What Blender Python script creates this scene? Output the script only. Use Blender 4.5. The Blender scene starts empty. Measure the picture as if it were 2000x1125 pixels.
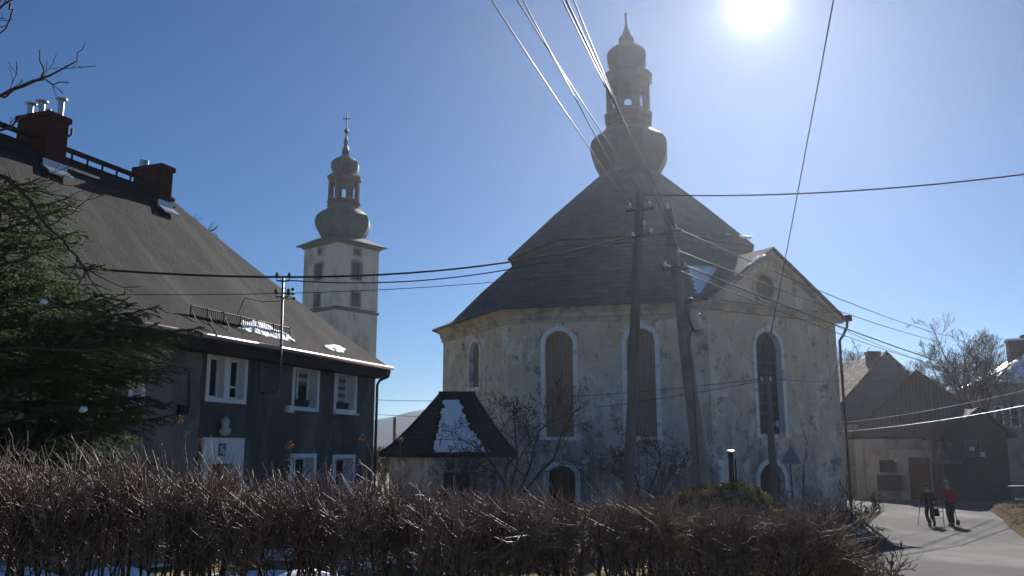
import bpy, bmesh, math, random
from mathutils import Vector, Matrix, noise
sin, cos, tan, atan, pi, rad = math.sin, math.cos, math.tan, math.atan, math.pi, math.radians
S = bpy.context.scene
COL = S.collection
V = Vector
# ------------------------------------------------------------------ camera model
F, EYE = 1700.0, 1.65
TH = atan(317.5 / F)
CAM = V((0, 0, EYE))
def ray(px, py):
    v = (562.5 - py) / F
    return V(((px - 1000) / F, cos(TH) - v * sin(TH), sin(TH) + v * cos(TH)))
def P(px, py, Y):
    d = ray(px, py)
    return CAM + d * (Y / d.y)
def hit(px, py, p0, n):
    d = ray(px, py)
    return CAM + d * ((p0 - CAM).dot(n) / d.dot(n))
# ground height (depends on the distance only, straight between the break points)
HB = [(-400, 2), (-30, .3), (4, 0), (28, -1.25), (36, -1.32), (54, -1.34), (63, -1.72), (82, -2.0), (140, -4.5), (420, -16), (1700, -20)]
def gz(y):
    for (a, za), (b, zb) in zip(HB, HB[1:]):
        if y <= b:
            return za + (zb - za) * (y - a) / (b - a)
    return HB[-1][1]
def G(px, py, dz=0):
    d = ray(px, py)
    t = 1.0
    lo, hi = 1.0, 400.0
    for _ in range(60):
        m = (lo + hi) / 2
        p = CAM + d * m
        if p.z > gz(p.y) + dz: lo = m
        else: hi = m
    p = CAM + d * lo
    return V((p.x, p.y, gz(p.y) + dz))
# ------------------------------------------------------------------ mesh builder
class Fr:                                   # a wall frame: u along, n outward, z up
    def __init__(s, o, u):
        s.o = V((o[0], o[1], 0)); s.u = V((u[0], u[1], 0)).normalized(); s.n = V((s.u.y, -s.u.x, 0))
    def flip(s): s.n = -s.n; return s
    def p(s, u, n, z): return s.o + s.u * u + s.n * n + V((0, 0, z))
    def uz(s, px, py, n=0):
        h = hit(px, py, s.o + s.n * n, s.n); return (h - s.o).dot(s.u), h.z
class MB:
    def __init__(s): s.v = []; s.f = []
    def add(s, vs, fs):
        b = len(s.v); s.v.extend(vs); s.f.extend([tuple(i + b for i in f) for f in fs])
    def quad(s, *p): s.add(list(p), [tuple(range(len(p)))])
    def hexa(s, p): s.add(p, [(0, 3, 2, 1), (4, 5, 6, 7), (0, 1, 5, 4), (1, 2, 6, 5), (2, 3, 7, 6), (3, 0, 4, 7)])
    def box(s, fr, u0, u1, n0, n1, z0, z1):
        s.hexa([fr.p(u0, n0, z0), fr.p(u1, n0, z0), fr.p(u1, n1, z0), fr.p(u0, n1, z0),
                fr.p(u0, n0, z1), fr.p(u1, n0, z1), fr.p(u1, n1, z1), fr.p(u0, n1, z1)])
    def bar(s, a, b, w, h=None, up=V((0, 0, 1))):
        a, b = V(a), V(b); h = h or w
        d = (b - a).normalized()
        if abs(d.dot(up)) > .97: up = V((1, 0, 0))
        x = d.cross(up).normalized() * (w / 2); y = x.cross(d).normalized() * (h / 2)
        s.hexa([a - x - y, a + x - y, a + x + y, a - x + y, b - x - y, b + x - y, b + x + y, b - x + y])
    def tube(s, pts, r, n=5, cap=True):
        pts = [V(p) for p in pts]
        if not isinstance(r, (list, tuple)): r = [r] * len(pts)
        d = (pts[1] - pts[0]).normalized()
        ref = V((0, 0, 1)) if abs(d.z) < .9 else V((1, 0, 0))
        x = d.cross(ref).normalized()
        vs = []; m = len(pts)
        for i, p in enumerate(pts):
            t = (pts[min(i + 1, m - 1)] - pts[max(i - 1, 0)])
            if t.length < 1e-9: t = d
            t.normalize()
            x = (x - t * x.dot(t)); 
            if x.length < 1e-6: x = t.orthogonal()
            x.normalize(); y = t.cross(x)
            for k in range(n):
                a = 2 * pi * k / n
                vs.append(p + (x * cos(a) + y * sin(a)) * r[i])
        fs = []
        for i in range(m - 1):
            for k in range(n):
                k2 = (k + 1) % n
                fs.append((i * n + k, i * n + k2, (i + 1) * n + k2, (i + 1) * n + k))
        if cap: fs.append(tuple(range(n - 1, -1, -1))); fs.append(tuple((m - 1) * n + k for k in range(n)))
        s.add(vs, fs)
    def lathe(s, c, prof, n=8, ph=0.0, cap=True):
        vs = []
        for r, z in prof:
            for k in range(n):
                a = ph + 2 * pi * k / n
                vs.append(V((c[0] + r * cos(a), c[1] + r * sin(a), z)))
        fs = []; m = len(prof)
        for i in range(m - 1):
            for k in range(n):
                k2 = (k + 1) % n
                fs.append((i * n + k, i * n + k2, (i + 1) * n + k2, (i + 1) * n + k))
        if cap: fs.append(tuple(range(n - 1, -1, -1))); fs.append(tuple((m - 1) * n + k for k in range(n)))
        s.add(vs, fs)
    def rings(s, rings, cap0=False, cap1=False):
        n = len(rings[0]); m = len(rings); vs = [V(p) for r in rings for p in r]; fs = []
        for i in range(m - 1):
            for k in range(n):
                k2 = (k + 1) % n
                fs.append((i * n + k, i * n + k2, (i + 1) * n + k2, (i + 1) * n + k))
        if cap0: fs.append(tuple(range(n - 1, -1, -1)))
        if cap1: fs.append(tuple((m - 1) * n + k for k in range(n)))
        s.add(vs, fs)
    def slab(s, top, t):                    # polygon plate with thickness t downward
        n = len(top); lo = [p - V((0, 0, t)) for p in top]
        s.add(list(top) + lo, [tuple(range(n)), tuple(range(2 * n - 1, n - 1, -1))] + [(i, n + i, n + (i + 1) % n, (i + 1) % n) for i in range(n)])
    def build(s, name, mat, parent=None, smooth=False, fix=True, angle=None):
        o = V((0, 0, 0)); q = parent
        while q is not None: o = o + q.location; q = q.parent
        me = bpy.data.meshes.new(name)
        me.from_pydata([tuple(p - o) for p in s.v], [], s.f)
        if fix and len(s.f) < 60000:
            bm = bmesh.new(); bm.from_mesh(me); bmesh.ops.recalc_face_normals(bm, faces=bm.faces[:]); bm.to_mesh(me); bm.free()
        if smooth or angle: me.polygons.foreach_set('use_smooth', [True] * len(me.polygons))
        if angle:
            try: me.set_sharp_from_angle(angle=rad(angle))
            except Exception: pass
        me.materials.append(mat)
        ob = bpy.data.objects.new(name, me); COL.objects.link(ob)
        if parent is not None: ob.parent = parent
        return ob
def tag(o, label=None, cat=None, group=None, kind=None):
    if label: o['label'] = label
    if cat: o['category'] = cat
    if group: o['group'] = group
    if kind: o['kind'] = kind
    return o
def thing(name, loc, label, cat, group=None):
    o = bpy.data.objects.new(name, None); COL.objects.link(o); o.location = loc; o.empty_display_size = .3
    return tag(o, label, cat, group)
# walls with openings -------------------------------------------------
def arch(u0, u1, zb, zs, rise, n=10):       # outline, bottom left -> over the arch -> bottom right
    pts = [(u0, zb)]
    c = (u0 + u1) / 2; a = (u1 - u0) / 2
    for i in range(n + 1):
        t = pi - pi * i / n
        pts.append((c + a * cos(t), zs + rise * sin(t)))
    pts.append((u1, zb))
    return pts
def rect(u0, u1, z0, z1): return [(u0, z0), (u0, z1), (u1, z1), (u1, z0)]
def oval(uc, zc, a, b, n=20): return [(uc + a * cos(pi - 2 * pi * i / n), zc + b * sin(pi - 2 * pi * i / n)) for i in range(n)]
def span(outl, u):
    zs = []
    n = len(outl)
    for i in range(n):
        (ua, za), (ub, zb) = outl[i], outl[(i + 1) % n]
        if abs(ua - ub) < 1e-9:
            if abs(u - ua) < 1e-7: zs += [za, zb]
        elif min(ua, ub) - 1e-7 <= u <= max(ua, ub) + 1e-7:
            zs.append(za + (zb - za) * (u - ua) / (ub - ua))
    return min(zs), max(zs)
def wall(mb, fr, u0, u1, z0, z1, ops=(), n=0.0, brk=()):
    top = z1 if callable(z1) else (lambda u: z1)
    bot = z0 if callable(z0) else (lambda u: z0)
    b = {round(u0, 6), round(u1, 6)} | {round(x, 6) for x in brk}
    for o in ops:
        for u, z in o: b.add(round(u, 6))
    b = sorted(x for x in b if u0 - 1e-6 <= x <= u1 + 1e-6)
    for ua, ub in zip(b, b[1:]):
        if ub - ua < 1e-5: continue
        m = (ua + ub) / 2; e = (ub - ua) * 1e-4
        cur = (bot(ua), bot(ub)); segs = []
        cov = sorted([(span(o, m)[0], o) for o in ops if min(p[0] for p in o) < m < max(p[0] for p in o)], key=lambda t: t[0])
        for _, o in cov:
            la, ha = span(o, ua + e); lb, hb = span(o, ub - e)
            segs.append((cur, (la, lb))); cur = (ha, hb)
        segs.append((cur, (top(ua), top(ub))))
        for (a0, b0), (a1, b1) in segs:
            if a1 - a0 < 1e-4 and b1 - b0 < 1e-4: continue
            mb.quad(fr.p(ua, n, a0), fr.p(ub, n, b0), fr.p(ub, n, b1), fr.p(ua, n, a1))
def reveal(mb, fr, outl, n0, n1, closed=True):
    k = len(outl)
    for i in range(k if closed else k - 1):
        a, b = outl[i], outl[(i + 1) % k]
        mb.quad(fr.p(a[0], n0, a[1]), fr.p(b[0], n0, b[1]), fr.p(b[0], n1, b[1]), fr.p(a[0], n1, a[1]))
def ring(mb, fr, inn, out, n0, n1, closed=False, n0i=None):
    k = len(inn); n0i = n0 if n0i is None else n0i
    for i in range(k if closed else k - 1):
        j = (i + 1) % k
        a, b, c, d = inn[i], inn[j], out[j], out[i]
        mb.quad(fr.p(a[0], n1, a[1]), fr.p(b[0], n1, b[1]), fr.p(c[0], n1, c[1]), fr.p(d[0], n1, d[1]))
        mb.quad(fr.p(d[0], n1, d[1]), fr.p(c[0], n1, c[1]), fr.p(c[0], n0, c[1]), fr.p(d[0], n0, d[1]))
        mb.quad(fr.p(a[0], n1, a[1]), fr.p(b[0], n1, b[1]), fr.p(b[0], n0i, b[1]), fr.p(a[0], n0i, a[1]))
def fill(mb, fr, outl, n): mb.quad(*[fr.p(u, n, z) for u, z in outl])
# ------------------------------------------------------------------ materials
MATS = {}
def mat(name, cols, scale=2.0, rough=.8, bump=.2, bscale=None, stretch=(1, 1, 1), detail=6, spec=.1, metal=0.0, wave=None, bdist=.02, extra=None, contrast=(.3, .7)):
    m = bpy.data.materials.new(name); m.use_nodes = True; MATS[name] = m
    nt = m.node_tree; N = nt.nodes; L = nt.links
    bs = N['Principled BSDF']; bs.inputs['Roughness'].default_value = rough; bs.inputs['Metallic'].default_value = metal
    bs.inputs['Specular IOR Level'].default_value = spec
    tc = N.new('ShaderNodeTexCoord'); mp = N.new('ShaderNodeMapping'); mp.inputs['Scale'].default_value = stretch
    L.new(tc.outputs['Object'], mp.inputs['Vector'])
    nz = N.new('ShaderNodeTexNoise'); nz.inputs['Scale'].default_value = scale; nz.inputs['Detail'].default_value = detail; nz.inputs['Roughness'].default_value = .62
    L.new(mp.outputs['Vector'], nz.inputs['Vector'])
    rp = N.new('ShaderNodeValToRGB'); cr = rp.color_ramp
    k = len(cols)
    for i, c in enumerate(cols):
        pos = contrast[0] + (contrast[1] - contrast[0]) * i / max(1, k - 1)
        if i < 2: e = cr.elements[i]; e.position = pos if i == 0 or k > 1 else 1
        else: e = cr.elements.new(pos)
        e.color = (*c, 1)
    if k == 1: cr.elements[1].color = (*cols[0], 1)
    L.new(nz.outputs['Fac'], rp.inputs['Fac'])
    col = rp.outputs['Color']; hgt = None
    n2 = N.new('ShaderNodeTexNoise'); n2.inputs['Scale'].default_value = bscale or scale * 6; n2.inputs['Detail'].default_value = 5
    L.new(mp.outputs['Vector'], n2.inputs['Vector']); hgt = n2.outputs['Fac']
    if wave:                                # (axis, per metre, strength of dark line, distortion)
        ax, fq, st, ds = wave
        wv = N.new('ShaderNodeTexWave'); wv.bands_direction = ax; wv.wave_profile = 'SAW'; wv.inputs['Scale'].default_value = fq * 2 * pi / 20
        wv.inputs['Distortion'].default_value = ds; wv.inputs['Detail'].default_value = 2; wv.inputs['Detail Scale'].default_value = 1.5
        L.new(tc.outputs['Object'], wv.inputs['Vector'])
        mr = N.new('ShaderNodeMapRange'); mr.inputs['From Min'].default_value = 0; mr.inputs['From Max'].default_value = .22; mr.inputs['To Min'].default_value = 1 - st; mr.inputs['To Max'].default_value = 1
        L.new(wv.outputs['Fac'], mr.inputs['Value'])
        mx = N.new('ShaderNodeMix'); mx.data_type = 'RGBA'; mx.blend_type = 'MULTIPLY'; mx.inputs[0].default_value = 1
        L.new(col, mx.inputs[6]); L.new(mr.outputs['Result'], mx.inputs[7]); col = mx.outputs[2]
        ma = N.new('ShaderNodeMath'); ma.operation = 'MULTIPLY_ADD'; ma.inputs[1].default_value = 1.2
        L.new(wv.outputs['Fac'], ma.inputs[0]); L.new(hgt, ma.inputs[2]); hgt = ma.outputs[0]
    if extra: col = extra(nt, tc, col)
    L.new(col, bs.inputs['Base Color'])
    bp = N.new('ShaderNodeBump'); bp.inputs['Strength'].default_value = bump; bp.inputs['Distance'].default_value = bdist
    L.new(hgt, bp.inputs['Height']); L.new(bp.outputs['Normal'], bs.inputs['Normal'])
    m['h'] = 1
    return m
def mix_mask(nt, tc, col, c2, scale, lo, hi, stretch=(1, 1, 1), zr=None, detail=8, amount=1.0, rough=.65, rotz=None):
    """lay a second colour over col where a noise (optionally shifted with height) passes a threshold"""
    N = nt.nodes; L = nt.links
    mp = N.new('ShaderNodeMapping'); mp.inputs['Scale'].default_value = stretch; mp.inputs['Location'].default_value = (scale * 3.1, 7.7, scale)
    if rotz is None: L.new(tc.outputs['Object'], mp.inputs['Vector'])
    else:
        vr = N.new('ShaderNodeVectorRotate'); vr.rotation_type = 'Z_AXIS'; vr.inputs['Angle'].default_value = rotz; L.new(tc.outputs['Object'], vr.inputs['Vector']); L.new(vr.outputs[0], mp.inputs['Vector'])
    nz = N.new('ShaderNodeTexNoise'); nz.inputs['Scale'].default_value = scale; nz.inputs['Detail'].default_value = detail; nz.inputs['Roughness'].default_value = rough
    L.new(mp.outputs['Vector'], nz.inputs['Vector'])
    val = nz.outputs['Fac']
    if zr:
        sx = N.new('ShaderNodeSeparateXYZ'); L.new(tc.outputs['Object'], sx.inputs['Vector'])
        mr = N.new('ShaderNodeMapRange'); mr.clamp = True
        mr.inputs['From Min'].default_value, mr.inputs['From Max'].default_value, mr.inputs['To Min'].default_value, mr.inputs['To Max'].default_value = zr
        L.new(sx.outputs['Z'], mr.inputs['Value'])
        ad = N.new('ShaderNodeMath'); ad.operation = 'ADD'; L.new(val, ad.inputs[0]); L.new(mr.outputs['Result'], ad.inputs[1]); val = ad.outputs[0]
    m2 = N.new('ShaderNodeMapRange'); m2.clamp = True; m2.inputs['From Min'].default_value = lo; m2.inputs['From Max'].default_value = hi
    m2.inputs['To Max'].default_value = amount
    L.new(val, m2.inputs['Value'])
    mx = N.new('ShaderNodeMix'); mx.data_type = 'RGBA'
    L.new(m2.outputs['Result'], mx.inputs[0]); L.new(col, mx.inputs[6]); mx.inputs[7].default_value = (*c2, 1)
    return mx.outputs[2]
def glassy(name, c, rough=.08):
    m = bpy.data.materials.new(name); m.use_nodes = True
    b = m.node_tree.nodes['Principled BSDF']; b.inputs['Base Color'].default_value = (*c, 1); b.inputs['Roughness'].default_value = rough; b.inputs['Specular IOR Level'].default_value = .5
    nt = m.node_tree; nz = nt.nodes.new('ShaderNodeTexNoise'); nz.inputs['Scale'].default_value = 1.2
    bp = nt.nodes.new('ShaderNodeBump'); bp.inputs['Strength'].default_value = .06; bp.inputs['Distance'].default_value = .02
    nt.links.new(nz.outputs['Fac'], bp.inputs['Height']); nt.links.new(bp.outputs['Normal'], b.inputs['Normal'])
    MATS[name] = m; return m
M = MATS
def ex_church(nt, tc, col):
    col = mix_mask(nt, tc, col, (.52, .465, .415), .4, .41, .56, (1, 1, .75), zr=(1.5, 8.8, .12, -.10), amount=.95, rough=.72)         # damp grey render low down
    col = mix_mask(nt, tc, col, (.14, .145, .14), .5, .48, .66, (1, 1, .5), zr=(-1, 6.5, .17, -.12), amount=.9, rough=.72)           # dark algae near the base
    col = mix_mask(nt, tc, col, (.74, .69, .63), .8, .53, .57, (1, 1, .8), detail=12, amount=.75, rough=.78)                                      # flaked patches of pale lime coat
    col = mix_mask(nt, tc, col, (.62, .60, .58), 2.2, .57, .61, (1, 1, .8), detail=12, amount=.6, rough=.75)
    col = mix_mask(nt, tc, col, (.60, .58, .56), 3.2, .58, .605, (1, 1, .7), detail=6, amount=.4, rough=.6)
    col = mix_mask(nt, tc, col, (.20, .18, .17), 2.6, .61, .635, (1, 1, .8), detail=6, amount=.5, rough=.6)
    col = mix_mask(nt, tc, col, (.18, .155, .14), 1.0, .56, .60, (1, 1, 1), detail=12, amount=.8, rough=.78)                                     # bared brown stone
    col = mix_mask(nt, tc, col, (.12, .12, .115), 1.6, .54, .70, (2.2, 2.2, .3), amount=.35)                                # run-down streaks
    return col
mat('church_plaster', [(.54, .41, .28), (.66, .52, .38), (.72, .61, .49)], .5, .9, .5, 5, extra=ex_church, bdist=.03)
mat('church_trim', [(.46, .37, .28), (.54, .44, .34), (.36, .30, .25)], 1.0, .9, .5, 8, extra=lambda nt, tc, c: mix_mask(nt, tc, c, (.24, .22, .20), .9, .5, .62, detail=10, amount=.8))
mat('pale_stone', [(.70, .68, .66), (.80, .78, .76), (.62, .60, .58)], 1.6, .9, .5, 9, extra=lambda nt, tc, c: mix_mask(nt, tc, c, (.34, .32, .30), 1.8, .54, .62, detail=10, amount=.8))
mat('slate', [(.055, .05, .047), (.085, .077, .072), (.12, .11, .10)], 1.6, .8, .8, 14, wave=('Z', 3.4, .7, .5), spec=.2)
mat('annex_tile', [(.028, .028, .03), (.042, .04, .042)], 4, .75, .6, 18, wave=('Z', 5, .65, .4))
mat('board_brown', [(.22, .15, .10), (.29, .20, .14), (.17, .12, .09)], 2, .85, .35, 12, stretch=(3, 3, .4), wave=('X', 5, .35, .2))
mat('board_dark', [(.022, .020, .020), (.04, .036, .035), (.03, .027, .026)], 2, .9, .4, 12, stretch=(4, 4, .3), wave=('X', 6, .5, .15))
mat('board_grey', [(.095, .094, .098), (.15, .148, .15)], 2, .9, .4, 12, stretch=(4, 4, .3), wave=('X', 5.5, .5, .15))
mat('leaded_glass', [(.018, .02, .022), (.035, .036, .04)], 3, .35, .3, 9)
glassy('dark_glass', (.012, .014, .017), .25); MATS['dark_glass'].node_tree.nodes['Principled BSDF'].inputs['Specular IOR Level'].default_value = .22; glassy('pale_glass', (.45, .47, .47), .25)
def ex_copper(nt, tc, col):
    col = mix_mask(nt, tc, col, (.06, .12, .105), 1.1, .52, .7, (1, 1, .4), amount=.8)
    return mix_mask(nt, tc, col, (.03, .03, .028), 1.6, .55, .7, (2, 2, .35), amount=.8)
mat('copper', [(.022, .048, .042), (.035, .068, .058)], 2, .6, .3, 10, extra=ex_copper, spec=.25)
mat('rust_sheet', [(.07, .042, .032), (.10, .06, .045), (.05, .038, .032)], 3, .8, .3, stretch=(1, 1, .5))
mat('brown_sheet', [(.05, .04, .036), (.07, .054, .046), (.04, .035, .033)], 2, .7, .3, stretch=(1, 1, .5))
def ex_tower(nt, tc, col):
    col = mix_mask(nt, tc, col, (.2, .2, .2), .45, .5, .66, (1, 1, .5), amount=.8)
    return mix_mask(nt, tc, col, (.06, .06, .06), 1.0, .58, .7, (2.2, 2.2, .2), amount=.75)
mat('tower_plaster', [(.43, .435, .44), (.53, .53, .53)], .8, .9, .3, 6, extra=ex_tower)
def ex_felt(nt, tc, col):
    A = -math.atan2(-.3635, .9316)
    col = mix_mask(nt, tc, col, (.10, .094, .086), 1.3, .5, .66, (.12, 1, .12), amount=.6, rotz=A)
    col = mix_mask(nt, tc, col, (.03, .029, .028), 2.6, .54, .68, (.10, 1, .10), amount=.6, rotz=A)
    return mix_mask(nt, tc, col, (.055, .052, .05), 5, .58, .7, (1, 1, 1), amount=.5)
mat('roof_felt', [(.030, .029, .029), (.054, .052, .051)], 1.6, 1, .9, 22, extra=ex_felt, bdist=.03, spec=.12)
def ex_hw(nt, tc, col):
    col = mix_mask(nt, tc, col, (.17, .165, .155), .45, .48, .64, (1, 1, .6), amount=.9)
    col = mix_mask(nt, tc, col, (.03, .029, .028), .8, .56, .7, (2, 2, .3), amount=.8)
    return mix_mask(nt, tc, col, (.16, .15, .14), 3, .66, .7, amount=.6)
mat('dark_render', [(.075, .07, .064), (.105, .10, .09)], 1.2, .95, .6, 35, extra=ex_hw, bdist=.015)
mat('brick_chimney', [(.055, .022, .018), (.08, .032, .025), (.04, .02, .018)], 6, .9, .5, 20, wave=('Z', 12, .35, .05))
mat('white_paint', [(.70, .70, .69), (.80, .80, .79)], 3, .6, .1)
mat('soffit_wood', [(.03, .026, .022), (.045, .038, .032)], 3, .9, .3)
mat('zinc', [(.42, .43, .44), (.52, .53, .54)], 4, .35, .1, metal=.85, spec=.5)
mat('pink_gutter', [(.42, .30, .27), (.5, .38, .35)], 4, .4, .1, metal=.3, spec=.5)
mat('black_iron', [(.02, .02, .021), (.035, .033, .032)], 8, .6, .2)
mat('grey_iron', [(.09, .09, .095), (.13, .13, .13)], 8, .5, .2, metal=.5)
mat('roof_tar', [(.022, .022, .024), (.035, .034, .034)], 5, .85, .4)
mat('snow', [(.80, .83, .88), (.88, .90, .93)], 6, .6, .5, 14, bdist=.03)
mat('pole_wood', [(.11, .09, .078), (.16, .14, .125), (.08, .07, .062)], 2, .85, .5, 14, stretch=(4, 4, .3))
mat('pole_concrete', [(.17, .15, .125), (.23, .21, .18), (.12, .11, .095)], 1.4, .9, .4, 20)
mat('porcelain', [(.65, .63, .60), (.75, .74, .72)], 8, .2, .05, spec=.6)
mat('wire_black', [(.018, .018, .02)], 8, .5, .05)
mat('wire_bright', [(.45, .45, .46), (.55, .55, .55)], 8, .35, .05, metal=.6)
mat('bark', [(.06, .048, .04), (.10, .085, .072), (.045, .038, .033)], 6, .85, .5, 25, stretch=(1, 1, .3))
mat('twig', [(.06, .043, .035), (.10, .075, .062)], 9, .8, .3, 30, spec=.12)
mat('hedge_twig', [(.10, .068, .053), (.18, .13, .105), (.36, .29, .24)], 7, .6, .3, 40, spec=.25)
mat('hedge_stem', [(.05, .038, .032), (.09, .07, .06)], 9, .7, .3, 40)
def leafy(name, cols, scale, trans=.35):
    m = mat(name, cols, scale, .6, .1, spec=.35)
    nt = m.node_tree; b = nt.nodes['Principled BSDF']; out = nt.nodes['Material Output']
    tr = nt.nodes.new('ShaderNodeBsdfTranslucent'); mx = nt.nodes.new('ShaderNodeMixShader'); mx.inputs[0].default_value = trans
    nt.links.new(b.inputs['Base Color'].links[0].from_socket, tr.inputs['Color'])
    nt.links.new(b.outputs[0], mx.inputs[1]); nt.links.new(tr.outputs[0], mx.inputs[2]); nt.links.new(mx.outputs[0], out.inputs['Surface'])
    return m
leafy('needle', [(.045, .08, .028), (.075, .115, .04), (.11, .14, .055)], 3, .5)
leafy('dry_leaf', [(.10, .06, .03), (.18, .11, .05), (.07, .045, .03)], 14, .35)
leafy('dry_grass', [(.16, .12, .06), (.22, .17, .085), (.10, .09, .04)], 4, .3)
leafy('green_grass', [(.05, .06, .022), (.10, .095, .04), (.16, .13, .06)], 3, .15)
mat('mound_leaf', [(.035, .045, .018), (.08, .085, .035), (.27, .22, .12), (.42, .35, .2)], 5, .7, .1, contrast=(.36, .62))
mat('slate_hung', [(.085, .088, .094), (.12, .122, .126)], 1.2, .9, .4, 10, wave=('Z', 4, .35, .3))
mat('board_mid', [(.05, .049, .05), (.085, .083, .084), (.065, .062, .06)], 1.5, .9, .5, 12, stretch=(4, 4, .3), wave=('X', 4.5, .6, .15))
mat('light_render', [(.17, .165, .155), (.23, .22, .21)], .9, .95, .5, 25, extra=lambda nt, tc, c: mix_mask(nt, tc, c, (.11, .105, .10), .8, .5, .64, (1, 1, .5), amount=.8))
def ex_ground(nt, tc, col):
    col = mix_mask(nt, tc, col, (.27, .23, .125), .35, .45, .6, amount=.9)
    return mix_mask(nt, tc, col, (.085, .07, .052), .9, .56, .64, amount=.9)
mat('ground_turf', [(.13, .125, .055), (.19, .17, .08)], 5, .95, .8, 25, extra=ex_ground, bdist=.04, spec=.02)
mat('soil', [(.075, .058, .042), (.125, .098, .07), (.10, .09, .052)], 3, 1, .8, 20, bdist=.05, spec=0)
def ex_road(nt, tc, col):
    col = mix_mask(nt, tc, col, (.10, .097, .094), .25, .45, .62, (1, .4, 1), amount=.8)
    col = mix_mask(nt, tc, col, (.125, .12, .113), 2.5, .62, .7, amount=.6)
    return mix_mask(nt, tc, col, (.055, .054, .053), .7, .64, .68, (1, .25, 1), amount=.6)
mat('asphalt', [(.072, .070, .069), (.092, .090, .088)], 1.2, .95, .5, 45, extra=ex_road, bdist=.01, spec=.06)
_m = MATS['asphalt']; _n = _m.node_tree; _z = _n.nodes.new('ShaderNodeTexNoise'); _z.inputs['Scale'].default_value = .45; _z.inputs['Detail'].default_value = 9; _c = _n.nodes.new('ShaderNodeTexCoord'); _g = _n.nodes.new('ShaderNodeMapping'); _g.inputs['Scale'].default_value = (1, .35, 1)
_r = _n.nodes.new('ShaderNodeMapRange'); _r.inputs['From Min'].default_value = .38; _r.inputs['From Max'].default_value = .62; _r.inputs['To Min'].default_value = .86; _r.inputs['To Max'].default_value = 1
_n.links.new(_c.outputs['Object'], _g.inputs['Vector']); _n.links.new(_g.outputs[0], _z.inputs['Vector']); _n.links.new(_z.outputs['Fac'], _r.inputs['Value']); _n.links.new(_r.outputs[0], _n.nodes['Principled BSDF'].inputs['Roughness'])
mat('kerb_stone', [(.05, .047, .043), (.08, .075, .068)], 6, 1, .4, spec=0)
mat('hill_haze_blue', [(.03, .048, .066), (.055, .08, .105), (.035, .056, .075)], .02, 1, .2, spec=0)  # forest colour tinted blue to imitate the haze of distance
def ex_mottle(nt, tc, col): return mix_mask(nt, tc, col, (.34, .27, .20), 2.2, .53, .56, amount=.85)  # pale flecks scattered over the brown tiles
mat('mottled_tile', [(.07, .048, .038), (.12, .088, .066)], 3, .9, .6, 14, extra=ex_mottle, wave=('Z', 4, .35, .4))
def ex_msn(nt, tc, col):
    col = mix_mask(nt, tc, col, (.15, .15, .15), .5, .45, .60, (1, 1, .6), zr=(-1.5, 1.5, .12, -.08), amount=.85)
    return mix_mask(nt, tc, col, (.24, .15, .11), 1.0, .54, .60, amount=.8)
mat('barn_masonry', [(.24, .225, .21), (.33, .31, .29), (.19, .175, .165)], .9, .95, .5, 9, extra=ex_msn)
mat('grey_render', [(.22, .215, .205), (.30, .295, .28)], .7, .95, .4, 8, extra=lambda nt, tc, c: mix_mask(nt, tc, c, (.10, .095, .09), .6, .52, .66, (1, 1, .5), amount=.8))
mat('sheet_roof', [(.34, .36, .36), (.44, .46, .46)], 1.5, .3, .2, metal=.3, spec=.5, wave=('X', 1.6, .25, .0))
mat('door_rust', [(.11, .055, .032), (.15, .08, .045)], 2, .8, .3, stretch=(4, 4, .3), wave=('X', 5, .4, .1))
mat('plate_blue', [(.02, .05, .22), (.03, .065, .27)], 5, .4, .05)
mat('sign_back', [(.17, .19, .22), (.21, .23, .26)], 4, .5, .1, metal=.4)
mat('sign_yellow', [(.50, .34, .03), (.55, .38, .04)], 4, .5, .05)
mat('paper', [(.55, .54, .5), (.65, .64, .6)], 5, .8, .05)
mat('blind_pale', [(.42, .42, .40), (.48, .48, .46)], 3, .8, .05)
mat('blind_grey', [(.12, .12, .125), (.16, .16, .16)], 3, .8, .05)
mat('skin', [(.42, .25, .18), (.48, .29, .21)], 8, .6, .1)
mat('cloth_dark', [(.012, .013, .017), (.022, .023, .028)], 9, .9, .4, 40)
mat('cloth_trouser', [(.018, .022, .03), (.028, .033, .042)], 9, .9, .4, 40)
mat('cloth_red', [(.23, .012, .018), (.30, .018, .024)], 7, .8, .4, 25)
mat('cloth_grey', [(.2, .2, .21), (.28, .28, .29)], 9, .9, .3)
mat('hair', [(.2, .19, .18), (.28, .27, .26)], 9, .7, .3)
mat('leather', [(.015, .012, .011), (.025, .02, .018)], 9, .5, .2)
mat('stick_wood', [(.22, .14, .07), (.28, .18, .10)], 9, .5, .1)
SKY, SKY_DUST, SUN, EXPO, HAZE, ANISO = .05, .0, 4.6, 1.02, .00027, .76
SKY_TINT = (.32, .515, .72)
AUREOLE = [(1.0, .9, (1, .95, .90)), (4.0, .08, (1, .93, .88))]
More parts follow.
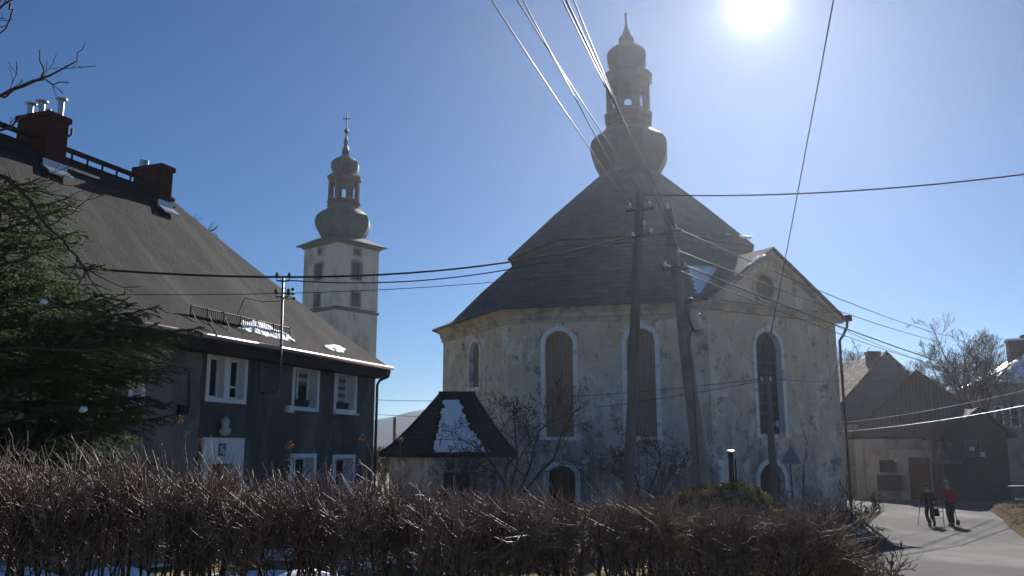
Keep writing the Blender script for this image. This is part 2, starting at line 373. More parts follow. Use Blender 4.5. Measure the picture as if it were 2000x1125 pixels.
# ================================================================== CHURCH
cc = V((7.36, 52.15, 0)); GB = -1.36
vA, vB, vC, vD = V((-3.95, 49.8, 0)), V((-.2, 42.45, 0)), V((8.85, 40.15, 0)), V((16.42, 44.68, 0))
OCT = [vA, vB, vC, vD] + [2 * cc - p for p in (vA, vB, vC, vD)]
def ko(k, z): return [V((cc.x + (p.x - cc.x) * k, cc.y + (p.y - cc.y) * k, z)) for p in OCT]
church = thing('church', (cc.x, cc.y, GB), 'large octagonal church with peeling buff plaster, grey two tiered roof and onion domed lantern', 'church')
EZ = 8.5
wl = MB(); fA, fB, fC = Fr(vA, vB - vA), Fr(vB, vC - vB), Fr(vC, vD - vC)
LA, LB, LC = (vB - vA).length, (vC - vB).length, (vD - vC).length
WN = .38                                     # the gabled wing stands this far proud
def win_px(fr, xl, xr, yt, yb, n=0):
    xm = (xl + xr) / 2
    u0, _ = fr.uz(xl, (yt + yb) / 2, n); u1, _ = fr.uz(xr, (yt + yb) / 2, n)
    _, zt = fr.uz(xm, yt, n); _, zb = fr.uz(xm, yb, n)
    return u0, u1, zb, zt
def church_window(fr, xl, xr, yt, yb, n, kind, sw, ops, lab=None):
    u0, u1, zb, zt = win_px(fr, xl, xr, yt, yb, n)
    a = (u1 - u0) / 2
    o = arch(u0, u1, zb, zt - a, a, 14); ops.append(o)
    out = arch(u0 - sw, u1 + sw, zb, zt - a, a + sw, 14)
    m = MB(); ring(m, fr, o, out, n - .05, n + .07, n0i=n - .4)
    um = (u0 + u1) / 2
    m.box(fr, um - .14, um + .14, n + .02, n + .12, zt - .02, zt + sw + .08)       # keystone
    m.box(fr, u0 - sw - .04, u1 + sw + .04, n - .3, n + .12, zb - .16, zb)         # sill
    w = m.build('window', M['pale_stone'], church, angle=40)
    if lab: w['label'] = lab
    b = MB()
    if kind == 'board':
        fill(b, fr, o, n - .2)
        b.build('boarding', M['board_brown'], w)
        for t in (.3, .58, .8):
            r = MB(); zz = zb + (zt - zb) * t; r.box(fr, u0, u1, n - .2, n - .16, zz - .07, zz + .07); r.build('batten', M['board_brown'], w)
    else:
        fill(b, fr, o, n - .3); b.build('glazing', M['leaded_glass'], w)
        g = MB()
        for i in range(1, 4):
            uu = u0 + (u1 - u0) * i / 4; zt2 = zt - a + math.sqrt(max(0, a * a - (uu - um) ** 2)); g.box(fr, uu - .025, uu + .025, n - .3, n - .26, zb, zt2)
        k = 10
        for i in range(1, k):
            zz = zb + (zt - zb) * i / k
            h = a if zz < zt - a else math.sqrt(max(.01, a * a - (zz - zt + a) ** 2))
            g.box(fr, um - h, um + h, n - .29, n - .25, zz - .022, zz + .022)
        g.build('glazing_bar', M['grey_iron'], w)
    return w
def church_door(fr, xl, xr, yt, n, rise, ops, m_leaf, lab, sw=.22):
    u0, u1, zb, zt = win_px(fr, xl, xr, yt, yt + 40, n)
    o = arch(u0, u1, GB, zt - rise, rise, 12); ops.append(o)
    out = arch(u0 - sw, u1 + sw, GB, zt - rise, rise + sw, 12)
    b = MB(); fill(b, fr, o, n - .3); um = (u0 + u1) / 2
    b.box(fr, um - .03, um + .03, n - .3, n - .27, GB, zt - .1)
    d = b.build('door', m_leaf, church); d['label'] = lab
    m = MB(); ring(m, fr, o, out, n - .05, n + .08, n0i=n - .3); m.build('surround', M['pale_stone'], d, angle=40)
    h = MB(); h.bar(fr.p(um + .12, n - .24, GB + 1.05), fr.p(um + .12, n - .24, GB + 1.2), .05); h.build('handle', M['black_iron'], d)
opA, opB, opC = [], [], []
church_window(fA, 918, 938, 667, 757, 0, 'board', .15, opA, 'narrow boarded arched window above the annex')
church_window(fB, 1065, 1120, 646, 853, 0, 'board', .22, opB)
church_window(fB, 1225, 1281, 641, 853, 0, 'board', .22, opB)
church_window(fC, 1478, 1527, 648, 848, WN, 'glass', .21, opC, 'dark glazed arched window in the gabled wing')
church_door(fB, 1070, 1124, 910, 0, .45, opB, M['board_dark'], 'dark low arched door')
church_door(fC, 1482, 1531, 905, WN, .75, opC, M['board_dark'], 'dark round arched doorway under the gable')
wall(wl, fA, 0, LA, GB - .4, EZ, opA)
wall(wl, fB, 0, LB, GB - .4, EZ, opB)
AP = 11.35                                    # gable apex
u_ap, _ = fC.uz(1500, 520, WN); uL, uR = -.12, LC + .15
gtop = lambda u: EZ + (AP - EZ) * max(0, 1 - ((u_ap - u) / (u_ap - uL) if u < u_ap else (u - u_ap) / (uR - u_ap)))
zo = fC.uz(1492, 562, WN); oc = oval(zo[0], zo[1], .62, .62, 24)
wall(wl, fC, 0, LC, GB - .4, gtop, opC + [oc], WN, brk=(u_ap,))
for u in (0, LC): wl.quad(fC.p(u, -.3, GB - .4), fC.p(u, WN, GB - .4), fC.p(u, WN, EZ), fC.p(u, -.3, EZ))
for i in range(3, 8):
    a, b = OCT[i], OCT[(i + 1) % 8]; wl.quad(V((a.x, a.y, GB - .4)), V((b.x, b.y, GB - .4)), V((b.x, b.y, EZ)), V((a.x, a.y, EZ)))
wl.build('wall', M['church_plaster'], church)
ocm = MB(); oc2 = oval(zo[0], zo[1], .76, .76, 24); ring(ocm, fC, oc, oc2, WN - .03, WN + .06, True, n0i=WN - .3)
ocw = ocm.build('oculus', M['church_trim'], church, angle=40); g = MB(); fill(g, fC, oc, WN - .22); g.build('boarding', M['board_brown'], ocw)
# pale notice panel on the wing
u0, u1, zb, zt = win_px(fC, 1402, 1440, 898, 950, WN); m = MB(); m.box(fC, max(u0, .05), u1, WN - .01, WN + .03, zb, zt); m.build('plaster_panel', M['pale_stone'], church)
# eaves cornice
cn = MB()
def offs(d, z):
    r = []
    for i in range(8):
        p, q, s = OCT[i - 1], OCT[i], OCT[(i + 1) % 8]
        n1 = V(((q - p).y, -(q - p).x, 0)).normalized(); n2 = V(((s - q).y, -(s - q).x, 0)).normalized()
        b = (n1 + n2).normalized(); r.append(V((q.x, q.y, z)) + b * (d / b.dot(n1)))
    return r
cn.rings([offs(.0, 7.75), offs(.10, 7.75), offs(.10, 7.92), offs(.18, 7.98), offs(.18, 8.16), offs(.38, 8.34), offs(.42, 8.46), offs(0, 8.46)])
cn.build('cornice', M['church_trim'], church)
# roof
rf = MB()
rf.rings([offs(.42, 8.462), offs(.62, 8.40), offs(.62, 8.49), ko(.955, 9.02), ko(.8, 10.86), ko(.655, 12.38), ko(.655, 12.36), ko(.62, 12.36)])
roof = rf.build('roof', M['slate'], church)
ru = MB(); ru.rings([ko(.64, 12.2), ko(.655, 12.5), ko(.657, 12.76), ko(.674, 12.78), ko(.674, 12.88), ko(.42, 15.75), ko(.155, 18.55)], False, True)
ru.build('upper_roof', M['slate'], church)
# wing roof with gable verges
wr = MB()
def wing_plane(uE, zE):
    k = 1.0
    a, b = fC.p(u_ap, WN + .42, AP + .14), fC.p(u_ap, -6.2, AP + .14)
    c, d = fC.p(uE, -6.2, zE), fC.p(uE, WN + .42, zE)
    nrm = (b - a).cross(d - a).normalized()
    if nrm.z < 0: nrm = -nrm
    t = nrm * .11
    wr.hexa([a - t, b - t, c - t, d - t, a, b, c, d])
zEl, zEr = EZ + .02, EZ - .12
wing_plane(uL - .28, zEl); wing_plane(uR + .2, zEr)
wroof = wr.build('wing_roof', M['slate'], church)
pm = MB(); pm.box(fC, -.25, LC + .3, WN - .02, WN + .2, EZ - .42, EZ - .12); pm.box(fC, -.35, LC + .3, WN - .02, WN + .3, EZ - .12, EZ)
for uE, zE in ((uL - .2, zEl - .22), (uR + .22, zEr - .2)):
    pm.bar(fC.p(u_ap, WN + .14, AP - .14), fC.p(uE, WN + .14, zE), .26, .26)
pm.build('pediment', M['church_trim'], church)
# snow on the slopes
def snow_on(corner_px, p0, n, dens, seed, name_parent, thr=0.0, step=.11, rag=.9, th=.05):
    """ragged snow sheet on the plane (p0, n) inside the outline; keeps cells where a noise passes"""
    pts = [hit(x, y, p0, n) for x, y in corner_px]
    c = sum(pts, V((0, 0, 0))) / len(pts)
    ux = V((-n.y, n.x, 0)); ux = (ux if ux.length > 1e-6 else V((1, 0, 0))).normalized(); uy = n.cross(ux).normalized()
    q = [((p - c).dot(ux), (p - c).dot(uy)) for p in pts]
    def inside(x, y):
        s = 1e9; r = False; k = len(q)
        for i in range(k):
            (xa, ya), (xb, yb) = q[i], q[(i + 1) % k]
            if (ya > y) != (yb > y) and x < (xb - xa) * (y - ya) / (yb - ya) + xa: r = not r
            L2 = (xb - xa) ** 2 + (yb - ya) ** 2; t = max(0, min(1, ((x - xa) * (xb - xa) + (y - ya) * (yb - ya)) / L2))
            s = min(s, math.hypot(x - xa - t * (xb - xa), y - ya - t * (yb - ya)))
        return s if r else -s
    xs = [a for a, b in q]; ys = [b for a, b in q]
    nx = int((max(xs) - min(xs)) / step) + 2; ny = int((max(ys) - min(ys)) / (step * .6)) + 2
    vid = {}
    def hgt(i, j):
        x = min(xs) + i * step; y = min(ys) + j * step * .6
        f = inside(x, y) + rag * (noise.noise(V((x * 1.1 + seed, y * 3.2, seed))) * .8 + noise.noise(V((x * 3.7, y * 9 + seed, 2.2))) * .4) + thr
        return x, y, f
    H = {(i, j): hgt(i, j) for i in range(nx) for j in range(ny)}
    def vert(i, j, top):
        if (i, j, top) not in vid:
            x, y, f = H[i, j]; vid[i, j, top] = len(m.v)
            m.v.append(c + ux * x + uy * y + n * ((th * min(1, max(.15, f * 4)) + .012 * noise.noise(V((x * 5, y * 5, seed)))) if top else .004))
        return vid[i, j, top]
    on = {(i, j) for i in range(nx - 1) for j in range(ny - 1) if sum(H[i + a, j + b][2] for a in (0, 1) for b in (0, 1)) > 0}
    comps = []; left = set(on)
    while left:
        q_ = [left.pop()]; comp = set(q_)
        while q_:
            i, j = q_.pop()
            for k in ((i + 1, j), (i - 1, j), (i, j + 1), (i, j - 1)):
                if k in left: left.discard(k); comp.add(k); q_.append(k)
        comps.append(comp)
    comps = sorted(comps, key=len)[-6:]
    for on in comps:
      if len(on) < 6: continue
      m = MB(); vid.clear()
      for i, j in on:
        m.f.append((vert(i, j, 1), vert(i + 1, j, 1), vert(i + 1, j + 1, 1), vert(i, j + 1, 1)))
        for (di, dj, a, b) in ((-1, 0, (i, j), (i, j + 1)), (1, 0, (i + 1, j), (i + 1, j + 1)), (0, -1, (i, j), (i + 1, j)), (0, 1, (i, j + 1), (i + 1, j + 1))):
            if (i + di, j + dj) not in on: m.f.append((vert(*a, 1), vert(*b, 1), vert(*b, 0), vert(*a, 0)))
      m.build('snow', M['snow'], name_parent, smooth=True)
def plane3(a, b, c):
    n = (b - a).cross(c - a).normalized()
    return a, (n if n.z > 0 else -n)
lo, hi = ko(.955, 9.02), ko(.8, 10.86); hi2 = ko(.655, 12.38)
p0, nn = plane3(lo[1], lo[2], hi[1]); p1, n1 = plane3(lo[2], lo[3], hi[2])
snow_on([(1342, 520), (1366, 583), (1376, 584), (1436, 518), (1390, 522)], p1 + n1 * .02, n1, 1, 3.1, roof, .02, .09, .35)
a = fC.p(u_ap, WN, AP + .14); pw, nw = plane3(a, fC.p(u_ap, -3, AP + .14), fC.p(uL - .28, WN, zEl))
snow_on([(1497, 496), (1462, 522), (1458, 520), (1480, 500)], pw, nw, 1, 5.3, wroof, .0, .08, .3)
ul, uh = ko(.685, 13.0), ko(.42, 15.75); p2, n2 = plane3(ul[2], ul[3], uh[2])
snow_on([(1418, 457), (1470, 461), (1468, 467), (1440, 463)], p2, n2, 1, 8.8, roof, -.05, .08, .3)
# gutter and downpipe at the right corner
gt = MB(); ea, eb = offs(.70, 8.44)[3], offs(.70, 8.44)[4]
gt.tube([fC.p(uR + .3, WN + .5, zEr - .05), fC.p(uR + .3, -3.0, zEr - .05)], .11, 8); gt.box(fC, uR + .2, uR + .42, WN + .3, WN + .62, zEr - .22, zEr + .10)
gt.build('gutter', M['black_iron'], church)
dp = MB(); q = fC.p(LC + .12, WN + .12, 0)
dp.tube([fC.p(uR + .28, WN + .42, zEr - .15), fC.p(uR + .26, WN + .40, zEr - .5), fC.p(LC + .3, WN + .2, zEr - .95), q + V((0, 0, zEr - 1.2)), q + V((0, 0, GB))], .075, 8)
for z in (5.6, 3.4, 1.2): dp.lathe((q.x, q.y), [(.1, z), (.1, z + .07)], 8)
dp.build('downpipe', M['grey_iron'], church, smooth=True)
# lantern turret -----------------------------------------------------
def prof(tab, Y, x0=None): return [(hw / F * Y / (cos(TH) - (562.5 - py) / F * sin(TH)), P(1000, py, Y).z) for hw, py in tab]
CY = cc.y; PH = math.atan2(vA.y - cc.y, vA.x - cc.x)
def smooth_prof(pr, k=3):                     # catmull-rom through the outline points
    out = []
    for i in range(len(pr) - 1):
        p0, p1, p2, p3 = pr[max(i - 1, 0)], pr[i], pr[i + 1], pr[min(i + 2, len(pr) - 1)]
        for j in range(k):
            t = j / k
            out.append(tuple(.5 * (2 * b + (c - a) * t + (2 * a - 5 * b + 4 * c - d) * t * t + (3 * b - a - 3 * c + d) * t ** 3) for a, b, c, d in zip(p0, p1, p2, p3)))
    out.append(pr[-1]); return out
def dome(cx, cy, tab, Y, mat_, name, parent, ph, n=8, k=3, scale=1.01):
    m = MB(); pr = smooth_prof(prof(tab, Y), k); m.lathe((cx, cy), [(r * scale, z) for r, z in pr], n, ph); return m.build(name, mat_, parent, angle=32)
def lantern(cx, cy, R, z0, z1, zo0, zo1, parent, m_, ph, frac, name='lantern'):
    m = MB(); vs = [V((cx + R * cos(ph + 2 * pi * k / 8), cy + R * sin(ph + 2 * pi * k / 8), 0)) for k in range(8)]
    for k in range(8):
        a, b = vs[k], vs[(k + 1) % 8]; fr = Fr(a, b - a); L = (b - a).length
        if (fr.p(L / 2, 1, 0) - V((cx, cy, 0))).length < (fr.p(L / 2, 0, 0) - V((cx, cy, 0))).length: fr.flip()
        w = L * frac; o = arch(L / 2 - w / 2, L / 2 + w / 2, zo0, zo1 - w / 2, w / 2, 8)
        wall(m, fr, 0, L, z0, z1, [o]); wall(m, fr, .1, L - .1, z0, z1, [o], n=-.22); reveal(m, fr, o, 0, -.22)
        m.box(fr, -.02, .12, -.05, .07, z0, z1); m.box(fr, L - .12, L + .02, -.05, .07, z0, z1)
    m.lathe((cx, cy), [(R * .98, z1), (R * .98, z1 + .05)], 8, ph); m.lathe((cx, cy), [(R * .98, z0 + .02), (R * .98, z0 + .06)], 8, ph)
    return m.build(name, m_, parent)
BS = M['brown_sheet']; PHL = math.atan2(-cc.y, -cc.x) + pi / 8
dome(cc.x, cc.y, [(57, 350), (60, 341), (68, 328), (76, 312), (78, 300), (76, 284), (67, 272), (52, 261), (42, 250)], CY, BS, 'onion_dome', church, PH)
m = MB(); m.lathe((cc.x, cc.y), [(r * 1.05, z) for r, z in prof([(42, 250), (45, 247), (43, 240), (47, 236), (47, 228), (41, 224), (41, 221)], CY)], 8, PHL); m.build('lantern_base', BS, church)
pr = prof([(41, 222), (41, 160)], CY); oz = [P(1000, y, CY).z for y in (221, 178)]
lantern(cc.x, cc.y, pr[0][0] * 1.05, pr[0][1], pr[1][1] + .3, oz[0], oz[1], church, BS, PHL, .42)
m = MB(); m.lathe((cc.x, cc.y), [(r * 1.05, z) for r, z in prof([(41, 172), (43, 168), (43, 163), (49, 158), (49, 155), (42, 146), (34, 141)], CY)], 8, PHL); m.build('lantern_cornice', BS, church)
dome(cc.x, cc.y, [(31, 143), (33, 136), (39, 124), (40, 115), (37, 104), (27, 94), (15, 87), (11, 85)], CY, BS, 'upper_dome', church, PH)
dome(cc.x, cc.y, [(10, 86), (16, 80), (14, 76), (8, 66), (4.5, 56), (2.6, 48), (2.6, 27)], CY, BS, 'finial', church, PH, 8, 2)
# ================================================================== ANNEX
ax = thing('church_annex', (-2.5, 37.6, gz(37.6)), 'small dark tiled hexagonal annex with snow on its roof, beside the church', 'chapel')
AZ = 1.5
foot = [V((-3.35, 35.0, 0)), V((-.95, 35.0, 0)), V((.25, 37.3, 0)), V((-.6, 40.3, 0)), V((-3.6, 40.3, 0)), V((-5.65, 37.6, 0))]
ac = sum(foot, V((0, 0, 0))) / 6
def kf(k, z): return [V((ac.x + (p.x - ac.x) * k, ac.y + (p.y - ac.y) * k, z)) for p in foot]
w = MB(); w.rings([kf(.86, -1.7), kf(.86, AZ)]); w.build('wall', M['church_plaster'], ax)
RZ = 4.05; Lr, Rr = V((-3.05, 37.6, RZ)), V((-1.68, 37.6, RZ))
def toward(p, t, z):
    e = Lr if p.x < -2.4 else Rr
    return V((p.x + (e.x - p.x) * t, p.y + (e.y - p.y) * t, z))
r = MB()
lv = [(0, AZ - .12), (0, AZ), (.22, AZ + .38), (.5, AZ + 1.08), (.78, AZ + 1.88), (1, RZ)]
r.rings([kf(.8, AZ - .12)] + [[toward(p, t, z) for p in foot] for t, z in lv]); aroof = r.build('roof', M['annex_tile'], ax)
h = MB()
for p in (foot[0], foot[1], foot[2], foot[5]): h.tube([toward(p, t, z + .03) for t, z in lv[1:]], .07, 6)
h.tube([Lr + V((-.1, 0, .03)), Rr + V((.1, 0, .03))], .08, 6); h.build('ridge_tile', M['annex_tile'], ax, smooth=True)
fx = [toward(foot[0], .22, AZ + .38), toward(foot[1], .22, AZ + .38), toward(foot[0], .78, AZ + 1.88)]
p0, nn = plane3(*fx)
snow_on([(846, 885), (868, 782), (894, 784), (912, 812), (922, 845), (955, 884)], p0 + nn * .10, nn, 1, 1.7, aroof, .0, .06, .22, .04)
wn = Fr(foot[0] * .86 + ac * .14, foot[1] - foot[0]); m = MB(); m.box(wn, .5, 1.5, -.05, .03, -.5, .8); m.build('window', M['dark_glass'], ax)
m = MB(); q = V((.05, 36.9, 0)); m.tube([V((.1, 36.6, 1.42)), V((-.2, 36.9, 1.0)), V((-.28, 37.0, .6)), V((-.28, 37.0, -1.4))], .06, 6); m.build('downpipe', M['grey_iron'], ax)
# ================================================================== BELL TOWER
TY = 85.0
tc0 = P(660, 475, TY); phi = rad(50); ud, vd = V((cos(phi), sin(phi), 0)), V((-sin(phi), cos(phi), 0)); TS = 5.45
tcx = V((tc0.x, tc0.y, 0)) + (ud + vd) * TS / 2
tower = thing('bell_tower', (tcx.x, tcx.y, gz(TY)), 'tall square bell tower with green copper onion dome and cross, rising behind the dark house', 'tower')
TZ = P(660, 468, TY).z; TB = gz(TY) - .5
sq = [V((tc0.x, tc0.y, 0)), V((tc0.x, tc0.y, 0)) + ud * TS, V((tc0.x, tc0.y, 0)) + (ud + vd) * TS, V((tc0.x, tc0.y, 0)) + vd * TS]
w = MB(); tf = [Fr(sq[0], ud), Fr(sq[3], -vd), Fr(sq[1], vd), Fr(sq[2], -ud)]
tw = {0: [(692, 705, 486, 498), (687, 706, 511, 546), (686, 703, 570, 598)], 1: [(622, 629, 485, 497), (615, 630, 515, 546), (614, 625, 574, 599)], 2: [], 3: []}
for i in range(4):
    fr = tf[i]; ops = []
    for xl, xr, yt, yb in tw[i]:
        u0, u1, zb, zt = win_px(fr, xl, xr, yt, yb); o = rect(u0, u1, zb, zt); ops.append(o)
        s = MB(); e = .16; ring(s, fr, o, rect(u0 - e, u1 + e, zb - e, zt + e), -.03, .05, True, n0i=-.4); wi = s.build('window', M['grey_render'], tower)
        g = MB(); fill(g, fr, o, -.35); g.build('louvre', M['dark_glass'], wi)
    wall(w, fr, 0, TS, TB, TZ, ops)
w.build('wall', M['tower_plaster'], tower)
def sqr(d, z): return [p + (p - tcx).normalized() * (d * 1.414) + V((0, 0, z)) for p in sq]
m = MB(); zs = P(660, 600, TY).z; m.rings([sqr(0, zs - .2), sqr(.12, zs - .2), sqr(.16, zs + .05), sqr(0, zs + .2)]); m.build('string_course', M['copper'], tower)
m = MB(); m.rings([sqr(-.2, TZ - .25), sqr(.12, TZ - .25), sqr(.2, TZ - .05), sqr(.62, TZ + .02), sqr(.62, TZ + .12), sqr(-.9, TZ + 1.0)], False, True); m.build('eaves_roof', M['copper'], tower)
CP = M['copper']; tY = tcx.y; tP = phi + pi / 8
dome(tcx.x, tcx.y, [(42, 466), (48, 458), (54, 446), (55, 436), (51, 425), (42, 417), (31, 410)], tY, CP, 'onion_dome', tower, tP)
m = MB(); m.lathe((tcx.x, tcx.y), [(r * 1.04, z) for r, z in prof([(30, 411), (32, 405), (29, 402), (33, 398), (29, 394)], tY)], 8, tP); m.build('lantern_base', M['rust_sheet'], tower)
pr = prof([(29, 394), (29, 356)], tY); oz = [P(1000, y, tY).z for y in (394, 357)]
lantern(tcx.x, tcx.y, pr[0][0] * 1.04, pr[0][1], pr[1][1], oz[0], oz[1], tower, M['rust_sheet'], tP, .56)
m = MB(); m.lathe((tcx.x, tcx.y), [(r * 1.04, z) for r, z in prof([(29, 362), (29, 356), (33, 351), (33, 348), (26, 342)], tY)], 8, tP); m.build('lantern_cornice', M['rust_sheet'], tower)
dome(tcx.x, tcx.y, [(22, 343), (26, 336), (28, 328), (27, 320), (20, 312), (11, 307), (6, 301)], tY, CP, 'upper_dome', tower, tP)
dome(tcx.x, tcx.y, [(6, 303), (7.5, 296), (6, 290), (3.2, 283), (4.8, 277), (3.5, 271), (1.6, 266), (1.6, 262), (4, 260), (4.2, 254), (2, 251)], tY, CP, 'spire', tower, tP, 10, 2)
m = MB(); e = (pr[0][0]) * 0; zt = P(1000, 222, tY).z; z0 = P(1000, 252, tY).z
m.bar(V((tcx.x, tcx.y, z0)), V((tcx.x, tcx.y, zt)), .10); zc = z0 + (zt - z0) * .66; m.bar(V((tcx.x - .42, tcx.y, zc)), V((tcx.x + .42, tcx.y, zc)), .10); m.build('cross', M['black_iron'], tower)
# ================================================================== DARK HOUSE (roof slope, facade, windows)
d0 = V((.3635, .9316, 0)); O = P(728, 880, 28.0); O.z = 0
hf = Fr(O, -d0)                              # u runs along the facade toward the viewer
hf.n = V((d0.y, -d0.x, 0))                   # outward: toward the garden
HG = gz(24) - .25; HL = 17.5
_, EV = hf.uz(728, 716, 0)
house = thing('village_house', (O.x - 6, O.y - 6, HG), 'dark rendered two storey house with a big grey hipped felt roof and white window reveals', 'house')
OV = .5; OA = .06
ec = hf.p(-OA, OV, 0); EVZ = EV - .02
lo, hi = 1.0, 12.0
for _ in range(50):
    w_ = (lo + hi) / 2; q = ec + hf.u * w_ - hf.n * w_; zz = P(338, 392, q.y).z
    px = 1000 + F * (q.x) / (q.y * cos(TH) + (zz - EYE) * sin(TH))
    if px > 338: lo = w_
    else: hi = w_
RW = w_; RZH = P(338, 392, (ec + hf.u * RW - hf.n * RW).y).z
HD = 2 * RW - 2 * OV                         # house depth
hw = MB(); ops = []; WR = []
def hrect(xl, xr, yt, yb): return win_px(hf, xl, xr, yt, yb)
def house_window(xl, xr, yt, yb, panes, blind=None, sill=False, box=False, dep=.31, lab=None, bw=.11, lowz=None):
    u1, u0, zb, zt = hrect(xl, xr, yt, yb)     # u grows toward the viewer: left pixel = larger u
    if lowz is not None: zb = lowz
    o = rect(u0, u1, zb, zt); inn = rect(u0 + bw, u1 - bw, zb + bw, zt - bw); ops.append(o)
    m = MB(); ring(m, hf, inn, o, -.02, .025, True, n0i=-dep)
    k = panes if isinstance(panes, int) and panes > 0 else 1
    cells = []
    cw = (u1 - u0 - 2 * bw)
    if k == 2:
        um = (u0 + u1) / 2; m.box(hf, um - .11, um + .11, -dep, .015, zb + bw, zt - bw)
        cells = [(u0 + bw, um - .11), (um + .11, u1 - bw)]
    else: cells = [(u0 + bw, u1 - bw)]
    wi = m.build('window', M['white_paint'], house)
    if lab: wi['label'] = lab
    for a, b in cells:
        f = MB(); e = .055
        ring(f, hf, rect(a + e, b - e, zb + bw + e, zt - bw - e), rect(a, b, zb + bw, zt - bw), -dep - .05, -dep + .03, True)
        if panes == 0 or k == 1: f.box(hf, (a + b) / 2 - .035, (a + b) / 2 + .035, -dep - .04, -dep + .035, zb + bw + e, zt - bw - e)
        f.build('sash', M['white_paint'], wi)
        g = MB(); g.quad(*[hf.p(u, -dep - .01, z) for u, z in rect(a, b, zb + bw, zt - bw)]); g.build('pane', M['dark_glass'], wi)
        if blind:
            t0 = zt - bw - e; n = int(9 * blind); L = (t0 - zb - bw - e) / 9
            bl, bd = MB(), MB()
            for i in range(n):
                (bl if i % 2 == 0 else bd).box(hf, a + e, b - e, -dep + .002, -dep + .012, t0 - (i + 1) * L, t0 - i * L)
            bl.build('blind', M['blind_pale'], wi)
            if bd.v: bd.build('blind', M['blind_grey'], wi)
    if k == 2:
        r = MB(); a, b = cells[0]; r.box(hf, a, b, -.2, -.17, zb + bw + .28, zb + bw + .33); r.build('safety_bar', M['white_paint'], wi)
    if sill:
        s = MB(); s.box(hf, u0 - .03, u1 + .03, -.05, .12, zb - .05, zb + .005); s.build('sill', M['white_paint'], wi)
    if box:
        s = MB(); mid = (u1 - u0) * .42; s.hexa([hf.p(u1 - bw - mid - .25, -.3, zb + bw), hf.p(u1 - bw, -.3, zb + bw), hf.p(u1 - bw, -.08, zb + bw), hf.p(u1 - bw - mid - .25, -.08, zb + bw),
                hf.p(u1 - bw - mid - .3, -.33, zb + bw + .2), hf.p(u1 - bw, -.33, zb + bw + .2), hf.p(u1 - bw, -.05, zb + bw + .2), hf.p(u1 - bw - mid - .3, -.05, zb + bw + .2)])
        s.build('flower_box', M['black_iron'], wi)
    return wi
house_window(402, 482, 690, 787, 2, dep=.2, lab='wide double window with one pale mullion')
house_window(570, 623, 709, 803, 1, .55, box=True, lab='window with its blind half down')
house_window(652, 696, 721, 807, 1, 1.0, sill=True, box=True, lab='window with its blind fully down')
house_window(250, 282, 738, 800, 1, lab='small window behind the spruce')
zl = hf.uz(630, 985)[1]
house_window(565, 616, 886, 960, 1, lowz=zl, lab='low window at ground floor'); house_window(648, 692, 888, 960, 1, lowz=zl, lab='low window near the corner')
# entrance
u1, u0, zb, zt = hrect(393, 473, 855, 905); uu1, uu0, _, zdt = hrect(410, 458, 906, 930)
DG = HG - .15
m = MB(); dr = rect(uu0, uu1, DG, zdt); ring(m, hf, dr, rect(u0, u1, DG, zt), -.02, .06, False, n0i=-.5)
ops.append(rect(uu0 - .02, uu1 + .02, DG, zdt + .02)); ent = m.build('entrance_surround', M['white_paint'], house)
m = MB(); m.box(hf, u0 + .35, u1 - .25, .06, .13, zdt + .03, zdt + .11); m.build('lintel', M['white_paint'], ent)
m = MB(); m.box(hf, uu0, uu1, -.5, -.44, DG, zdt); dd = m.build('door', M['door_rust'], house)
m = MB(); m.bar(hf.p(uu0 + .15, -.4, DG + 1.0), hf.p(uu0 + .27, -.4, DG + 1.0), .03); m.build('handle', M['zinc'], dd)
c_u, c_z = hf.uz(433.5, 878, .06)
m = MB(); m.box(hf, c_u - .125, c_u + .125, .06, .072, c_z - .145, c_z + .145); pl = m.build('number_plate', M['plate_blue'], house); pl['label'] = 'blue enamel house number plate reading 15'
# the digits 1 and 5 as raised strokes; x runs to the viewer's right = smaller u
dg = MB()
def stroke(x0, y0, x1, y1): dg.box(hf, c_u - max(x0, x1) * .85, c_u - min(x0, x1) * .85, .072, .078, c_z + min(y0, y1), c_z + max(y0, y1))
stroke(-.085, -.10, -.055, .10); stroke(-.115, .05, -.085, .075)
t = .028
stroke(-.015, .10 - t, .09, .10); stroke(-.015, .005, .015, .10 - t); stroke(-.015, .005 - t, .09, .005); stroke(.062, -.10 + t, .09, .005 - t); stroke(-.015, -.10, .09, -.10 + t)
dg.build('number', M['white_paint'], pl)
wall(hw, hf, 0, HL, HG - .6, EV + .05, ops)
pt = MB(); ue = hf.uz(392, 760)[0]
for i in range(24):
    z0_, z1_ = HG + (EV - HG) * i / 24, HG + (EV - HG) * (i + 1) / 24; wall(pt, hf, ue + .22 * noise.noise(V((0, i * .35, 2))), HL, z0_, z1_, [o for o in ops if min(p[0] for p in o) > ue - .1 and False] , n=.012) if not any(min(p[0] for p in o) > ue and min(p[1] for p in o) < z1_ and max(p[1] for p in o) > z0_ for o in ops) else wall(pt, hf, ue + .22 * noise.noise(V((0, i * .35, 2))), min(p[0] for o in ops for p in o if min(q[0] for q in o) > ue) - .02, z0_, z1_, [], n=.012)
pt.build('render_patch', M['light_render'], house)
bk = [hf.p(HL, 0, 0), hf.p(HL, -HD, 0), hf.p(0, -HD, 0), hf.p(0, 0, 0)]
for a, b in zip(bk, bk[1:]): hw.quad(a + V((0, 0, HG - .6)), b + V((0, 0, HG - .6)), b + V((0, 0, EV + .05)), a + V((0, 0, EV + .05)))
hw.build('wall', M['dark_render'], house)
